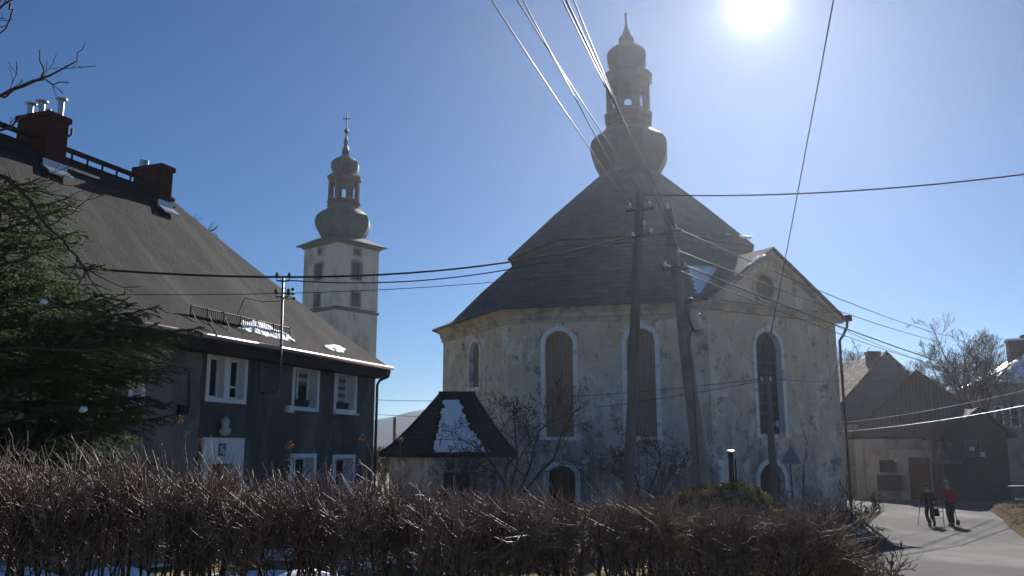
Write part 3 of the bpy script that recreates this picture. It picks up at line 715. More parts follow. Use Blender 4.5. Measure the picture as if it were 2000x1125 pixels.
# pale wall lamp above the door, meter box, conduit
lu, lz = hf.uz(437, 833, .1); q = hf.p(lu, .14, 0)
m = MB(); m.lathe((q.x, q.y), smooth_prof([(.05, lz - .22), (.13, lz - .17), (.15, lz - .08), (.08, lz + .0), (.11, lz + .08), (.10, lz + .15), (.04, lz + .22), (.015, lz + .25)], 3), 12); m.bar(hf.p(lu, 0, lz - .05), hf.p(lu, .12, lz - .05), .06)
m.build('wall_lamp', M['pale_glass'], house, smooth=True)
bu, bz = hf.uz(352, 800); m = MB(); m.box(hf, bu - .13, bu + .13, 0, .14, bz - .1, bz + .1); m.build('meter_box', M['black_iron'], house)
m = MB(); k = [hf.uz(*p) for p in ((366, 797), (366, 725), (358, 722))]; m.tube([hf.p(u, .05, z) for u, z in k], .018, 5); m.build('conduit', M['black_iron'], house); m = MB()
k = [hf.uz(*p, .05) for p in ((506, 765), (506, 700), (520, 697))]; m.tube([hf.p(u, .04, z) for u, z in k], .02, 5); m.build('conduit', M['black_iron'], house)
bu, bz = hf.uz(562, 799); m = MB(); m.box(hf, bu - .13, bu + .13, 0, .12, bz - .09, bz + .09); m.build('vent_box', M['white_paint'], house)
# roof: hipped, with overhang
e0, e1 = hf.p(-OA, OV, EVZ), hf.p(HL + OA, OV, EVZ); e2, e3 = hf.p(HL + OA, OV - 2 * RW, EVZ), hf.p(-OA, OV - 2 * RW, EVZ)
r0 = hf.p(-OA + RW, OV - RW, RZH); r1 = hf.p(HL + OA - RW, OV - RW, RZH)
dn = V((0, 0, .16))
m = MB()
def slope(a, b, c, d, n):                     # subdivided with a slight sag so that it reads as an old felt roof
    rows = []
    for i in range(n + 1):
        t = i / n; rows.append([])
        for j in range(n + 1):
            s = j / n; p = (a * (1 - s) + b * s) * (1 - t) + (d * (1 - s) + c * s) * t
            k = 4 * t * (1 - t); p = p - V((0, 0, .13 * k)) + V((0, 0, .035 * noise.noise(p * .7) * min(1, 6 * t * (1 - t) * 2, 12 * s * (1 - s)))); rows[-1].append(p)
    b0 = len(m.v); m.v.extend([p for r_ in rows for p in r_])
    for i in range(n):
        for j in range(n): k = b0 + i * (n + 1) + j; m.f.append((k, k + 1, k + n + 2, k + n + 1))
slope(e0, e1, r1, r0, 28); slope(e2, e3, r0, r1, 16); slope(e3, e0, r0, r0, 16); slope(e1, e2, r1, r1, 16)
m.quad(e0 - dn, e1 - dn, e2 - dn, e3 - dn)
for a, b in ((e0, e1), (e1, e2), (e2, e3), (e3, e0)): m.quad(a, b, b - dn, a - dn)
hroof = m.build('roof', M['roof_felt'], house, smooth=False, angle=25)
m = MB(); m.box(hf, -.02, HL, -.0, OV - .05, EVZ - .36, EVZ - .165); m.build('soffit', M['soffit_wood'], house)
m = MB(); m.tube([e0 + V((0, 0, -.03)) + hf.n * .06 - hf.u * .1, e1 + V((0, 0, -.03)) + hf.n * .06], .06, 8); m.build('gutter', M['pink_gutter'], house, smooth=True)
m = MB(); q = hf.p(-.08, .02, 0)
m.tube([hf.p(.02, OV + .05, EVZ - .1), hf.p(.02, OV, EVZ - .3), hf.p(-.02, .16, EVZ - .42), hf.p(-.06, .06, EVZ - .55), hf.p(-.06, .06, HG)], .045, 8); m.build('downpipe', M['grey_iron'], house, smooth=True)
m = MB(); m.tube([r0 + V((0, 0, .03)), r1 + V((0, 0, .03))], .09, 6)
m.hexa([hf.p(RW + .3, OV - RW + .42, RZH - .38), hf.p(HL, OV - RW + .42, RZH - .38), hf.p(HL, OV - RW, RZH + .04), hf.p(RW + .3, OV - RW, RZH + .04),
        hf.p(RW + .3, OV - RW + .44, RZH - .33), hf.p(HL, OV - RW + .44, RZH - .33), hf.p(HL, OV - RW, RZH + .12), hf.p(RW + .3, OV - RW, RZH + .12)])
m.build('ridge_cap', M['roof_tar'], hroof)
rfr = Fr(hf.p(0, OV - RW, 0), hf.u); rfr.n = hf.n.copy()
def chimney(px, pytop, wn, wu, pots, seed, flash=True):
    u, _ = rfr.uz(px, pytop + 60, .0); zt = P(px, pytop, rfr.p(u, 0, 0).y).z
    m = MB(); m.box(rfr, u - wu / 2, u + wu / 2, -wn / 2, wn / 2, RZH - 1.0, zt - .14); m.box(rfr, u - wu / 2 - .05, u + wu / 2 + .05, -wn / 2 - .05, wn / 2 + .05, zt - .14, zt)
    ch = m.build('chimney', M['brick_chimney'], hroof)
    zf = RZH - wn / 2 * (RZH - EVZ) / RW
    f = MB(); f.box(rfr, u - wu / 2 - .06, u + wu / 2 + .06, wn / 2, wn / 2 + .03, zf - .1, zf + .2)
    f.hexa([rfr.p(u - wu / 2 - .08, wn / 2, zf - .02), rfr.p(u + wu / 2 + .08, wn / 2, zf - .02), rfr.p(u + wu / 2 + .08, wn / 2 + .3, zf - .22), rfr.p(u - wu / 2 - .08, wn / 2 + .3, zf - .22),
            rfr.p(u - wu / 2 - .08, wn / 2, zf + .06), rfr.p(u + wu / 2 + .08, wn / 2, zf + .06), rfr.p(u + wu / 2 + .08, wn / 2 + .3, zf - .16), rfr.p(u - wu / 2 - .08, wn / 2 + .3, zf - .16)])
    f.build('flashing', M['zinc'], ch)
    for du, dn_, h, r_, cap in pots:
        q = rfr.p(u + du, dn_, 0); t = MB(); t.lathe((q.x, q.y), [(r_, zt), (r_, zt + h)], 12)
        if cap: t.lathe((q.x, q.y), [(r_ * .5, zt + h), (r_ * 1.9, zt + h + .02), (r_ * 1.9, zt + h + .05), (r_ * .3, zt + h + .09)], 14)
        t.build('flue', M['zinc'], ch, angle=40)
    return u, zt, ch
uA, zA, chA = chimney(80, 230, 1.05, .60, [(.12, -.36, .34, .075, 1), (.02, -.1, .40, .08, 1), (0, .12, .2, .07, 0), (-.12, .40, .44, .075, 1)], 1)
m = MB(); q = rfr.p(uA - .36, .2, zA - .25); m.tube([q, q - hf.u * .25 + V((0, 0, -.06)), q - hf.u * .32 + V((0, 0, .02)), q - hf.u * .32 + V((0, 0, .18))], .03, 6); m.build('bracket', M['black_iron'], chA)
uB, zB, chB = chimney(296, 328, 1.02, .46, [(.05, -.42, .28, .065, 0), (-.08, -.38, .3, .065, 0)], 2)
m = MB(); m.box(rfr, uB - .1, uA + 4, .02, .26, RZH + .24, RZH + .29)
for i in range(7):
    u = uB + .5 + i * (uA - uB - .8) / 6; m.bar(rfr.p(u, .16, RZH - .25), rfr.p(u, .16, RZH + .25), .04)
m.build('walkway', M['roof_tar'], hroof)
# slope frame helpers
sn = (e1 - e0).cross(r0 - e0).normalized(); sn = sn if sn.z > 0 else -sn
def on_slope(px, py, d=0): return hit(px, py, e0 + sn * d, sn)
m = MB(); gb = []
for i in range(49):
    t = i / 48; a = on_slope(372 + t * (566 - 372), 613 + t * (655 - 613)) + V((0, 0, -.05))
    m.bar(a, a + V((0, 0, .24)), .013); gb.append(a)
for dz in (.02, .25): m.tube([p + V((0, 0, dz)) for p in gb[::4]], .018, 4)
for i in range(0, 49, 8): m.bar(gb[i] + V((0, 0, .2)), gb[i] + V((0, 0, -.14)) + hf.n * .2, .016); m.bar(gb[i] + V((0, 0, -.1)), gb[i] + V((0, 0, .28)), .024)
m.build('snow_guard', M['black_iron'], hroof)
snow_on([(455, 640), (475, 632), (508, 628), (560, 652), (580, 668), (530, 660), (490, 652)], e0 + sn * -.03, sn, 1, 2.4, hroof, -.03, .05, .22, .05)
snow_on([(628, 676), (655, 672), (676, 682), (672, 690), (640, 684)], e0 + sn * -.02, sn, 1, 6.4, hroof, -.03, .05, .18, .05)
snow_on([(598, 668), (612, 670), (606, 678)], e0 + sn * -.02, sn, 1, 7.4, hroof, -.02, .05, .12, .04)
# service mast with insulators
mb_, _ = hf.uz(547, 700, OV + .12); bu = mb_
yb_ = hf.p(bu, OV + .12, 0).y
mast_top = top = P(553, 540, yb_ + .2); bot = P(547, 738, yb_)
wl_u, wl_z = hf.uz(512, 768, .06)
m = MB(); m.tube([top, bot, P(543, 762, yb_ - .1), hf.p(wl_u - .25, .12, wl_z + .02), hf.p(wl_u, .06, wl_z)], .034, 7); mast = m.build('service_mast', M['grey_iron'], house, smooth=True)
m = MB(); ins = MB()
sx = V((1, .1, 0)).normalized()
for dz, hw_ in ((-.12, .16), (-.55, .16)):
    a = top + V((0, 0, dz)); m = MB(); m.bar(a - sx * hw_, a + sx * hw_, .035)
    for s in (-1, 1):
        ins = MB(); b = a + sx * hw_ * s; m.bar(b, b + V((0, 0, .12)), .02); ins.lathe((b.x, b.y), [(.025, b.z + .08), (.05, b.z + .1), (.05, b.z + .15), (.03, b.z + .17), (.04, b.z + .2), (.02, b.z + .23)], 8); ins.build('insulator', M['black_iron'], mast)
    m.build('crossarm', M['black_iron'], mast)
for j, (dx, dz) in enumerate(((.26, -.34), (.27, -.46), (.30, -.58))):
    m = MB(); a = top + sx * .06 + V((0, 0, dz + .05)); b = top + sx * dx + V((0, 0, dz)); m.tube([a, a + V((.05, 0, -.08)), b], .012, 4); m.lathe((b.x, b.y), [(.02, b.z - .04), (.045, b.z - .01), (.03, b.z + .03)], 6); m.build('service_hook', M['black_iron'], mast)
m = MB(); g0 = on_slope(478, 583, .0); g1 = P(548, 588, top.y); m.tube([on_slope(462, 618, .02), on_slope(478, 582, .45), (on_slope(478, 582, .45) + g1) / 2 - V((0, 0, .06)), g1], .012, 4); m.build('stay_wire', M['black_iron'], mast)
# ================================================================== GROUND, ROAD, HILL
def ground():
    xs = [-1500, -300, -120, -60] + [-40 + 2 * i for i in range(46)] + [60, 90, 140, 300, 1500]
    ys = sorted({y for y, _ in HB} | {-12 + 1.5 * i for i in range(60)} | {90, 110, 180, 260})
    m = MB(); n = len(xs)
    for y in ys:
        for x in xs: m.v.append(V((x, y, gz(y))))
    for j in range(len(ys) - 1):
        for i in range(n - 1): k = j * n + i; m.f.append((k, k + 1, k + n + 1, k + n))
    tag(m.build('ground', M['ground_turf']), kind='structure')
ground()
def interp(tab, y):
    if y <= tab[0][0]: return tab[0][1]
    for (a, xa), (b, xb) in zip(tab, tab[1:]):
        if y <= b: return xa + (xb - xa) * (y - a) / (b - a)
    return tab[-1][1]
def gx(px, py): p = G(px, py); return (p.y, p.x)
RR = sorted([(-12, 16), (8, 14), (14, 15.5)] + [gx(*p) for p in ((2000, 1052), (1972, 1032), (1957, 1014), (1935, 999), (1905, 990))] + [(49.5, 30), (51, 40), (62, 60)])
RL = sorted([(-12, 3.6), (8, 5.2), (12, 5.8)] + [gx(*p) for p in ((1668, 1075), (1662, 1040), (1700, 1018), (1722, 1000), (1700, 992))] + [(45.2, 17.4), (45.8, 12), (47.5, 2), (57, 0), (62, 0)])
def road():
    ys = sorted({y for y, _ in HB if -12 < y < 57} | {y for y, _ in RR + RL if -12 <= y <= 57} | {-12 + i for i in range(70)})
    m = MB()
    for y in ys:
        a, b = interp(RL, y), interp(RR, y)
        for i in range(9): m.v.append(V((a + (b - a) * i / 8, y, gz(y) + .006)))
    for j in range(len(ys) - 1):
        for i in range(8): k = j * 9 + i; m.f.append((k, k + 1, k + 10, k + 9))
    tag(m.build('road', M['asphalt']), kind='structure')
road()
def bank(edge, side, y0, y1, hgt_, wid, name, mat_, seed):
    m = MB(); ny = int((y1 - y0) / .35); cols = [0, .12, .3, .6, 1.1, 1.8, 2.8, 4.2]
    for j in range(ny + 1):
        y = y0 + (y1 - y0) * j / ny; x = interp(edge, y); f = min(1, (y - y0) / 2, (y1 - y) / 2)
        for c in cols:
            c2 = c / 4.2 * wid; up = hgt_ * (1 - math.exp(-c2 * 2.2)) * max(0, f) + (.10 * noise.noise(V((x * .8 + c2, y * .9, seed))) * min(1, c2 * 2))
            if c == cols[-1]: up = -.06
            m.v.append(V((x + side * (c2 + .05 * noise.noise(V((y * 2, c2, seed)))), y, gz(y) + .002 + max(-.06, up))))
    k = len(cols)
    for j in range(ny):
        for i in range(k - 1): a = j * k + i; m.f.append((a, a + 1, a + k + 1, a + k))
    return tag(m.build(name, mat_, smooth=True), kind='structure')
bank(RR, 1, 19, 48, .32, 7, 'verge', M['soil'], 4.2)
bank(RL, -1, 33, 44.5, .16, 3.4, 'verge', M['soil'], 9.1)
# far hill
m = MB(); n = 70
for j in range(9):
    for i in range(n + 1):
        x = -700 + 1100 * i / n; y = 800 + 9 * j; t = j / 8
        top = 24 + 17 * math.exp(-((x + 92) / 42) ** 2) + 9 * math.exp(-((x + 290) / 110) ** 2) + 3 * noise.noise(V((x * .006, .5, 3)))
        m.v.append(V((x, y, -22 + (top + 22) * sin(t * pi / 2) ** .8 + (2.5 * noise.noise(V((x * .04, y * .04, 1))) if 0 < j else 0))))
for j in range(8):
    for i in range(n): k = j * (n + 1) + i; m.f.append((k, k + 1, k + n + 2, k + n + 1))
tag(m.build('hill', M['hill_haze_blue'], smooth=True), kind='structure')
# ================================================================== SNOW LYING ON THE GROUND
def ground_snow(blobs):
    m = MB(); rs = random.Random(5)
    for x0, y0, rx, ry, th in blobs:
        nr, na = 6, 40; b = len(m.v); sd = rs.random() * 50
        z0 = gz(y0)
        m.v.append(V((x0, y0, z0 + th)))
        for r in range(1, nr + 1):
            for a in range(na):
                t = 2 * pi * a / na; k = 1 + .45 * noise.noise(V((cos(t) * 1.3 + sd, sin(t) * 1.3, sd))) + .25 * noise.noise(V((cos(t) * 4 + sd, sin(t) * 4, sd)))
                f = r / nr; x = x0 + rx * f * k * cos(t); y = y0 + ry * f * k * sin(t)
                m.v.append(V((x, y, gz(y) + th * (1 - f ** 2.2) + (.03 * noise.noise(V((x * 3, y * 3, 1))) * (1 - f)) - (.02 if r == nr else -.012))))
        for a in range(na): m.f.append((b, b + 1 + a, b + 1 + (a + 1) % na))
        for r in range(nr - 1):
            for a in range(na):
                k0 = b + 1 + r * na; a2 = (a + 1) % na; m.f.append((k0 + a, k0 + na + a, k0 + na + a2, k0 + a2))
    tag(m.build('snow', M['snow'], smooth=True), 'old snow left in patches on the lawn behind the hedge', 'snow', kind='stuff')
def bl(px, py, wpx, d, th): p = G(px, py); return (p.x, p.y, wpx / 2 / F * p.y, d, th)
ground_snow([bl(545, 1075, 190, 3.2, .2), bl(60, 1100, 240, 2.6, .2), bl(190, 1100, 190, 2.4, .18), bl(340, 1092, 190, 2.4, .18), bl(800, 1082, 170, 1.2, .12), bl(700, 1110, 120, .6, .08), bl(655, 1050, 110, 1.6, .1),
             bl(980, 1040, 100, 2.0, .1), bl(1180, 1045, 140, 1.6, .1), (-3.2, 22, 2.6, 1.6, .1), (1.5, 26, 3.0, 2.0, .12), (6.5, 27, 2.2, 2.4, .1), (-1, 29.5, 3.4, 1.6, .12), (-4.5, 17, 1.2, .9, .1), (3.5, 20, 1.6, .9, .08), (-5.5, 13.2, 1.3, .5, .08), (-6.3, 11.2, 1.1, .75, .62), (-4.9, 11.3, .95, .7, .6), (-3.7, 11.7, .6, .6, .5), (-2.75, 12.2, .75, .8, .5), (-1.6, 14.6, 1.6, .8, .1), (-6.2, 15.5, 1.5, 1.0, .1), (-3.6, 10.4, .9, .4, .07), (1.6, 15.4, 1.2, .6, .08), (-2.4, 12.6, .7, .35, .07), bl(1600, 1030, 120, 3.0, .2), bl(1590, 1110, 70, .5, .14), bl(1900, 968, 95, .9, .3), bl(1960, 966, 70, .8, .4), bl(1990, 950, 60, 2, .6), (-6, 30, 3, 1.5, .2), bl(2010, 945, 70, 2.0, .9)])
# ================================================================== HOUSES ACROSS THE ROAD
def rectpx(fr, *a): return win_px(fr, *a)
def gable_house(name, label, x0, x1, y0, depth, xa, za, zeL, zeR, base, wm, gm, rm, split, ov=.35, ovf=.35, ops=(), cat='house', zroof=.14, fr0=None):
    fr = fr0 or Fr(V((x0, y0, 0)), V((1, 0, 0))); W = x1 - x0; ua = xa - x0; q = fr.p(W / 2, -depth / 2, base); h = thing(name, q, label, cat)
    sL = (za - zeL) / (ua + ov); sR = (za - zeR) / (W - ua + ov)
    top = lambda u: za - (ua - u) * sL if u < ua else za - (u - ua) * sR
    m = MB(); ops = list(ops)
    wall(m, fr, 0, W, base - .5, lambda u: min(top(u), split), ops, brk=[ua] + [u for u in (ua - (za - split) / sL, ua + (za - split) / sR) if 0 < u < W])
    for u in (0, W): z = min(top(u), 99); m.quad(fr.p(u, 0, base - .5), fr.p(u, -depth, base - .5), fr.p(u, -depth, z), fr.p(u, 0, z))
    m.quad(fr.p(0, -depth, base - .5), fr.p(W, -depth, base - .5), fr.p(W, -depth, top(W)), fr.p(ua, -depth, za), fr.p(0, -depth, top(0)))
    m.build('wall', wm, h)
    g = MB(); ul, ur = max(0, ua - (za - split) / sL), min(W, ua + (za - split) / sR)
    wall(g, fr, ul, ur, split - .04, top, [], n=.05, brk=[ua]); g.build('gable_boards', gm, h)
    r = MB()
    for u_e, z_e in ((-ov, zeL), (W + ov, zeR)):
        a, b, c, d = fr.p(ua, ovf, za + zroof), fr.p(ua, -depth - .3, za + zroof), fr.p(u_e, -depth - .3, z_e + zroof), fr.p(u_e, ovf, z_e + zroof); t = V((0, 0, zroof * .9))
        rows = []; n1, n2 = 8, 10
        b0 = len(r.v)
        for i in range(n1 + 1):
            for j in range(n2 + 1):
                s, q = i / n1, j / n2; p = (a * (1 - q) + b * q) * (1 - s) + (d * (1 - q) + c * q) * s
                r.v.append(p + V((0, 0, .05 * noise.noise(p * .9) - .10 * sin(pi * q) * (1 - s))))
        for i in range(n1):
            for j in range(n2): k = b0 + i * (n2 + 1) + j; r.f.append((k, k + 1, k + n2 + 2, k + n2 + 1))
        r.quad(a - t, d - t, c - t, b - t); r.quad(a, d, d - t, a - t); r.quad(d, c, c - t, d - t)
    ro = r.build('roof', rm, h)
    return h, fr, ro
def opening(h, fr, o, dep, m_, name, fm, w=.1, lab=None):
    s = MB(); (u0, z0), (u1, z1) = o[0], o[2]
    ring(s, fr, o, rect(u0 - w, u1 + w, z0 - (w if name == 'window' else 0), z1 + w), -.02, .04, True, n0i=-dep)
    p = s.build(name, fm, h)
    if lab: p['label'] = lab
    g = MB(); fill(g, fr, o, -dep); g.build('pane' if name == 'window' else 'leaf', m_, p)
    if name != 'window':
        k = MB(); k.bar(fr.p(u1 - .2, -dep + .05, z0 + 1.0), fr.p(u1 - .2, -dep + .05, z0 + 1.18), .05); k.build('handle', M['black_iron'], p)
    return p
b62 = gz(62)
# rear farmhouse with a mottled brown roof
h1, f1, ro1 = gable_house('farmhouse', 'steep roofed old farmhouse with mottled tiles and a grey gable, behind the wooden barn', 23.2, 33.6, 66, 8.0, 28.35, 8.95, 3.2, 3.4, -1.8, M['barn_masonry'], M['slate_hung'], M['mottled_tile'], 3.6)
c = P(1704, 690, 67.2); m = MB(); fx_ = Fr((c.x, c.y, 0), (1, 0, 0)); m.box(fx_, -.42, .42, -.4, .4, 7.6, c.z); m.box(fx_, -.48, .48, -.46, .46, c.z, c.z + .12); m.build('chimney', M['brick_chimney'], ro1)
# barn
qa = P(1790, 722, 60); fbar = Fr(V((qa.x, qa.y, 0)), V((.90, -.436, 0))); ubl, ubr = fbar.uz(1668, 850)[0], 4.9; fbar = Fr(fbar.p(ubl, 0, 0), fbar.u); zel = fbar.uz(1655, 855)[1]; zer = zel
def rpx(fr, xl, xr, yt, yb): u0, u1, zb, zt = win_px(fr, xl, xr, yt, yb); return rect(u0, u1, zb, zt)
dB = rpx(fbar, 1780, 1814, 897, 967); dB = rect(dB[0][0], dB[2][0], -1.66, dB[1][1]); wB = rpx(fbar, 1718, 1752, 899, 923)
barn, fbar, ro2 = gable_house('barn', 'old barn with boarded gable, masonry ground floor and a rusty brown door', 0, ubr - ubl, 60, 5.4, -ubl, 7.0, zel - .1, zer - .1, -1.66, M['barn_masonry'], M['board_mid'], M['slate'], 2.55, ov=.4, ops=[dB, wB], cat='barn', fr0=fbar)
opening(barn, fbar, dB, .18, M['door_rust'], 'door', M['board_dark'], lab='tall rusty brown barn door'); opening(barn, fbar, wB, .25, M['board_dark'], 'window', M['grey_render'])
pu0, pu1, pz0, pz1 = win_px(fbar, 1671, 1688, 858, 950); m = MB(); m.box(fbar, pu0, pu1, .0, .07, -1.9, pz1); m.build('pilaster', M['grey_render'], barn)
pu0, pu1, pz0, pz1 = win_px(fbar, 1688, 1812, 852, 878); m = MB(); m.box(fbar, pu0, pu1, .0, .035, pz0, pz1); m.build('plaster_band', M['grey_render'], barn)
pu0, pu1, pz0, pz1 = win_px(fbar, 1714, 1760, 925, 958); m = MB(); m.box(fbar, pu0, pu1, .02, .3, pz0, pz1 - .1); m.build('niche_box', M['board_dark'], barn)  # dark box added on the wall in place of a dark niche
m = MB(); m.box(fbar, .0, ubr - ubl, .05, .12, 2.45, 2.62); m.build('beam', M['board_dark'], barn)
d2 = rpx(fbar, 1652, 1664, 905, 965)
# dark timber shed
fs = Fr(V((27.35, 56, 0)), V((1, 0, 0)))
dS = rpx(fs, 1826, 1850, 903, 965); dS = rect(dS[0][0], dS[2][0], -1.5, dS[1][1]); wS = rpx(fs, 1888, 1912, 862, 890)
shed, fs, ro3 = gable_house('timber_shed', 'small dark timber shed with two white notices pinned beside its window', 27.35, 31.35, 56, 1.7, 29.55, 4.25, 2.3, 2.45, -1.5, M['board_dark'], M['board_dark'], M['roof_tar'], 2.5, ov=.45, ovf=.5, ops=[dS, wS], cat='shed')
opening(shed, fs, dS, .15, M['door_rust'], 'door', M['board_dark']); opening(shed, fs, wS, .12, M['dark_glass'], 'window', M['board_grey'], .07)
m = MB()
for a, b in (((1828, 902), (1842, 862)), ((1848, 902), (1836, 862)), ((1848, 902), (1862, 862)), ((1866, 902), (1854, 862))):
    ua_, za_ = fs.uz(*a, .3); ub_, zb_ = fs.uz(*b, .3); m.bar(fs.p(ua_, .3, za_), fs.p(ub_, .12, zb_), .09)
ua_, za_ = fs.uz(1818, 903, .3); ub_, _ = fs.uz(1878, 903, .3); m.box(fs, ua_, ub_, .02, .36, za_ - .08, za_ + .08); m.build('brace', M['board_grey'], shed)
for xl, xr, yt, yb in ((1893, 1903, 872, 880), (1914, 1924, 883, 892)):
    u0, u1, zb, zt = win_px(fs, xl, xr, yt, yb, .03); m = MB(); m.box(fs, u0, u1, .02, .05, zb, zt); pn = m.build('notice', M['paper'], shed)
    t = MB()
    for k in range(3): z = zt - (zt - zb) * (.25 + .25 * k); t.box(fs, u0 + .06, u1 - .06 - .05 * k, .05, .054, z - .015, z + .015)
    t.build('writing', M['black_iron'], pn)
# big house with the bright roof
H4 = thing('manor_house', (46, 76, -2), 'big grey rendered house with a bright sheet metal hipped roof behind the bare tree', 'house')
c0 = V((38.9, 72, 0)); fd = V((.95, -.312, 0)).normalized(); ld = V((.312, .95, 0)).normalized()
ff = Fr(c0, fd); fl = Fr(c0 + ld * 18, -ld); EZ4 = 7.2
fo = [rpx(ff, 1945, 1958, 795, 830), rpx(ff, 1975, 1990, 795, 832)]
m = MB(); wall(m, ff, 0, 16, -2.6, EZ4, fo); wall(m, fl, 0, 18, -2.6, EZ4, []); a = c0 + fd * 16; m.quad(*[p + V((0, 0, z)) for p, z in ((a, -2.6), (a + ld * 18, -2.6), (a + ld * 18, EZ4), (a, EZ4))]); m.build('wall', M['grey_render'], H4)
for o in fo: opening(H4, ff, o, .25, M['dark_glass'], 'window', M['pale_stone'])
def q4(a, b, z): return c0 + fd * a + ld * b + V((0, 0, z))
r = MB(); e = .6; lo4 = [q4(-e, -e, EZ4), q4(16 + e, -e, EZ4), q4(16 + e, 18 + e, EZ4), q4(-e, 18 + e, EZ4)]
mid = [q4(.6, .6, EZ4 + .45), q4(15.4, .6, EZ4 + .45), q4(15.4, 17.4, EZ4 + .45), q4(.6, 17.4, EZ4 + .45)]
t4 = [q4(7.5, 7.5, EZ4 + 4.6), q4(8.5, 7.5, EZ4 + 4.6), q4(8.5, 10.5, EZ4 + 4.6), q4(7.5, 10.5, EZ4 + 4.6)]
r.rings([[p - V((0, 0, .15)) for p in lo4], lo4, mid, t4], True, True); ro4 = r.build('roof', M['sheet_roof'], H4)
n4 = (mid[1] - mid[0]).cross(t4[0] - mid[0]).normalized(); n4 = n4 if n4.z > 0 else -n4
snow_on([(1948, 738), (2040, 738), (2040, 668), (2000, 698)], mid[0] + n4 * .03, n4, 1, 4.4, ro4, .25, .2, .25, .08)
c = P(1984, 664, 77); fx_ = Fr((c.x, c.y, 0), fd); m = MB(); m.box(fx_, -.75, .75, -.5, .5, 8, c.z - .2); m.box(fx_, -.85, .85, -.6, .6, c.z - .2, c.z - .1); ch = m.build('chimney', M['brick_chimney'], ro4); m = MB(); m.box(fx_, -.82, .82, -.57, .57, c.z - .1, c.z + .08); m.build('snow_cap', M['snow'], ch)
c = P(2004, 655, 79); fx_ = Fr((c.x, c.y, 0), fd); m = MB(); m.box(fx_, -.45, .45, -.5, .5, 9, c.z); m.build('chimney', M['brick_chimney'], ro4)
# side wing of that house, dark, at the picture's edge: a lower annexe with a lean-to roof
# ================================================================== POLES, LAMP, WIRES
up = V((0, 0, 1))
def pole(name, label, base, top, r0, r1, m_, n=10):
    t = thing(name, base, label, 'utility pole')
    m = MB(); k = 12; m.tube([base + (top - base) * (i / k) + V((.012 * sin(i * 1.7), 0, 0)) for i in range(k + 1)], [r0 + (r1 - r0) * i / k for i in range(k + 1)], n); m.build('post', m_, t, smooth=True)
    return t
def fittings(t, arms, pts):
    for a, b in arms: m = MB(); m.bar(a, b, .09, .07); m.build('crossarm', M['grey_iron'], t)
    for q in pts:
        k = MB(); k.tube([q - V((0, 0, .16)), q + V((0, 0, .03))], .012, 5)
        k.lathe((q.x, q.y), [(.03, q.z - .05), (.055, q.z - .03), (.06, q.z + .02), (.035, q.z + .045), (.05, q.z + .07), (.025, q.z + .10)], 9); k.build('insulator', M['porcelain'], t, smooth=True)
Y1, Y2 = 24.0, 26.0
g1 = G(1220, 1030); b1 = P(1224, 955, Y1); b1.z = gz(Y1) - .1; b1.x = P(1221, 955, Y1).x
p1 = pole('utility_pole', 'tall slim brown wooden utility pole, straight, in front of the boarded church window', b1, P(1249, 374, Y1), .17, .12, M['pole_wood'])
i1 = [P(x, y, Y1 - .1) for x, y in ((1230, 404), (1268, 400), (1258, 437), (1272, 452), (1237, 460))]
fittings(p1, [(P(1222, 410, Y1 - .12), P(1276, 406, Y1 - .12)), (P(1228, 466, Y1 - .12), P(1280, 458, Y1 - .12))], i1)
b2 = P(1372, 945, Y2); b2.x = P(1384, 945, Y2).x; b2.z = gz(Y2) - .1
p2 = pole('utility_pole', 'thick grey concrete utility pole leaning to one side, with a street lamp on it', b2, P(1305, 404, Y2), .27, .13, M['pole_concrete'], 12)
i2 = [P(x, y, Y2 - .1) for x, y in ((1304, 405), (1319, 445), (1325, 490), (1299, 517), (1338, 519))]
fittings(p2, [(P(1296, 452, Y2 - .16), P(1330, 450, Y2 - .16)), (P(1292, 524, Y2 - .2), P(1345, 524, Y2 - .2))], i2)
m = MB(); m.tube([P(1343, 660, Y2 - .32), P(1354, 752, Y2 - .36), P(1366, 950, Y2 - .42), V((P(1372, 960, Y2 - .42).x, Y2 - .42, gz(Y2)))], .035, 6); m.build('cable_duct', M['grey_iron'], p2)
# street lamp: an elongated head with a glass bowl, seen from below
la, lb = P(1344, 586, Y2 - 1.0), P(1361, 645, Y2 - .45)
lamp = thing('street_lamp', P(1352, 640, Y2 - .4), 'elongated glass bowled street lamp clamped to the leaning concrete pole', 'street lamp')
ax_ = (lb - la).normalized(); sd = ax_.cross(V((0, -1, .4))).normalized(); dn_ = sd.cross(ax_).normalized()
if dn_.y > 0: dn_ = -dn_
def ell(t, w, h, nseg=12, o=0): c = la + (lb - la) * t + dn_ * o; return [c + sd * (w * cos(2 * pi * k / nseg)) + dn_ * (h * sin(2 * pi * k / nseg)) for k in range(nseg)]
m = MB(); m.rings([ell(t, w, h) for t, w, h in ((-.05, .06, .05), (0, .15, .09), (.12, .19, .11), (.3, .20, .12), (.7, .20, .12), (.9, .17, .11), (1, .10, .08))], True, True); m.build('housing', M['grey_iron'], lamp, angle=40)
m = MB(); m.rings([ell(t, w, h, 12, .09) for t, w, h in ((.26, .05, .03), (.30, .12, .09), (.45, .145, .13), (.75, .145, .13), (.9, .11, .09), (.94, .04, .03))], True, True); m.build('glass_bowl', M['pale_glass'], lamp, smooth=True)
m = MB(); [m.rings([ell(t, .165, .13, 12, .03), ell(t + .035, .165, .13, 12, .03)], True, True) for t in (.04, .12, .20)]; m.build('cooling_rib', M['zinc'], lamp)
m = MB(); m.tube([lb, lb + V((-.1, .2, .12)), V((b2 + (P(1305, 404, Y2) - b2) * .56))], .035, 6); m.bar(P(1366, 612, Y2 - .6), P(1368, 640, Y2 - .5), .05); m.build('bracket', M['grey_iron'], lamp)
Y3 = 36.0
b3 = P(1513, 930, Y3); b3.z = gz(Y3) - .1
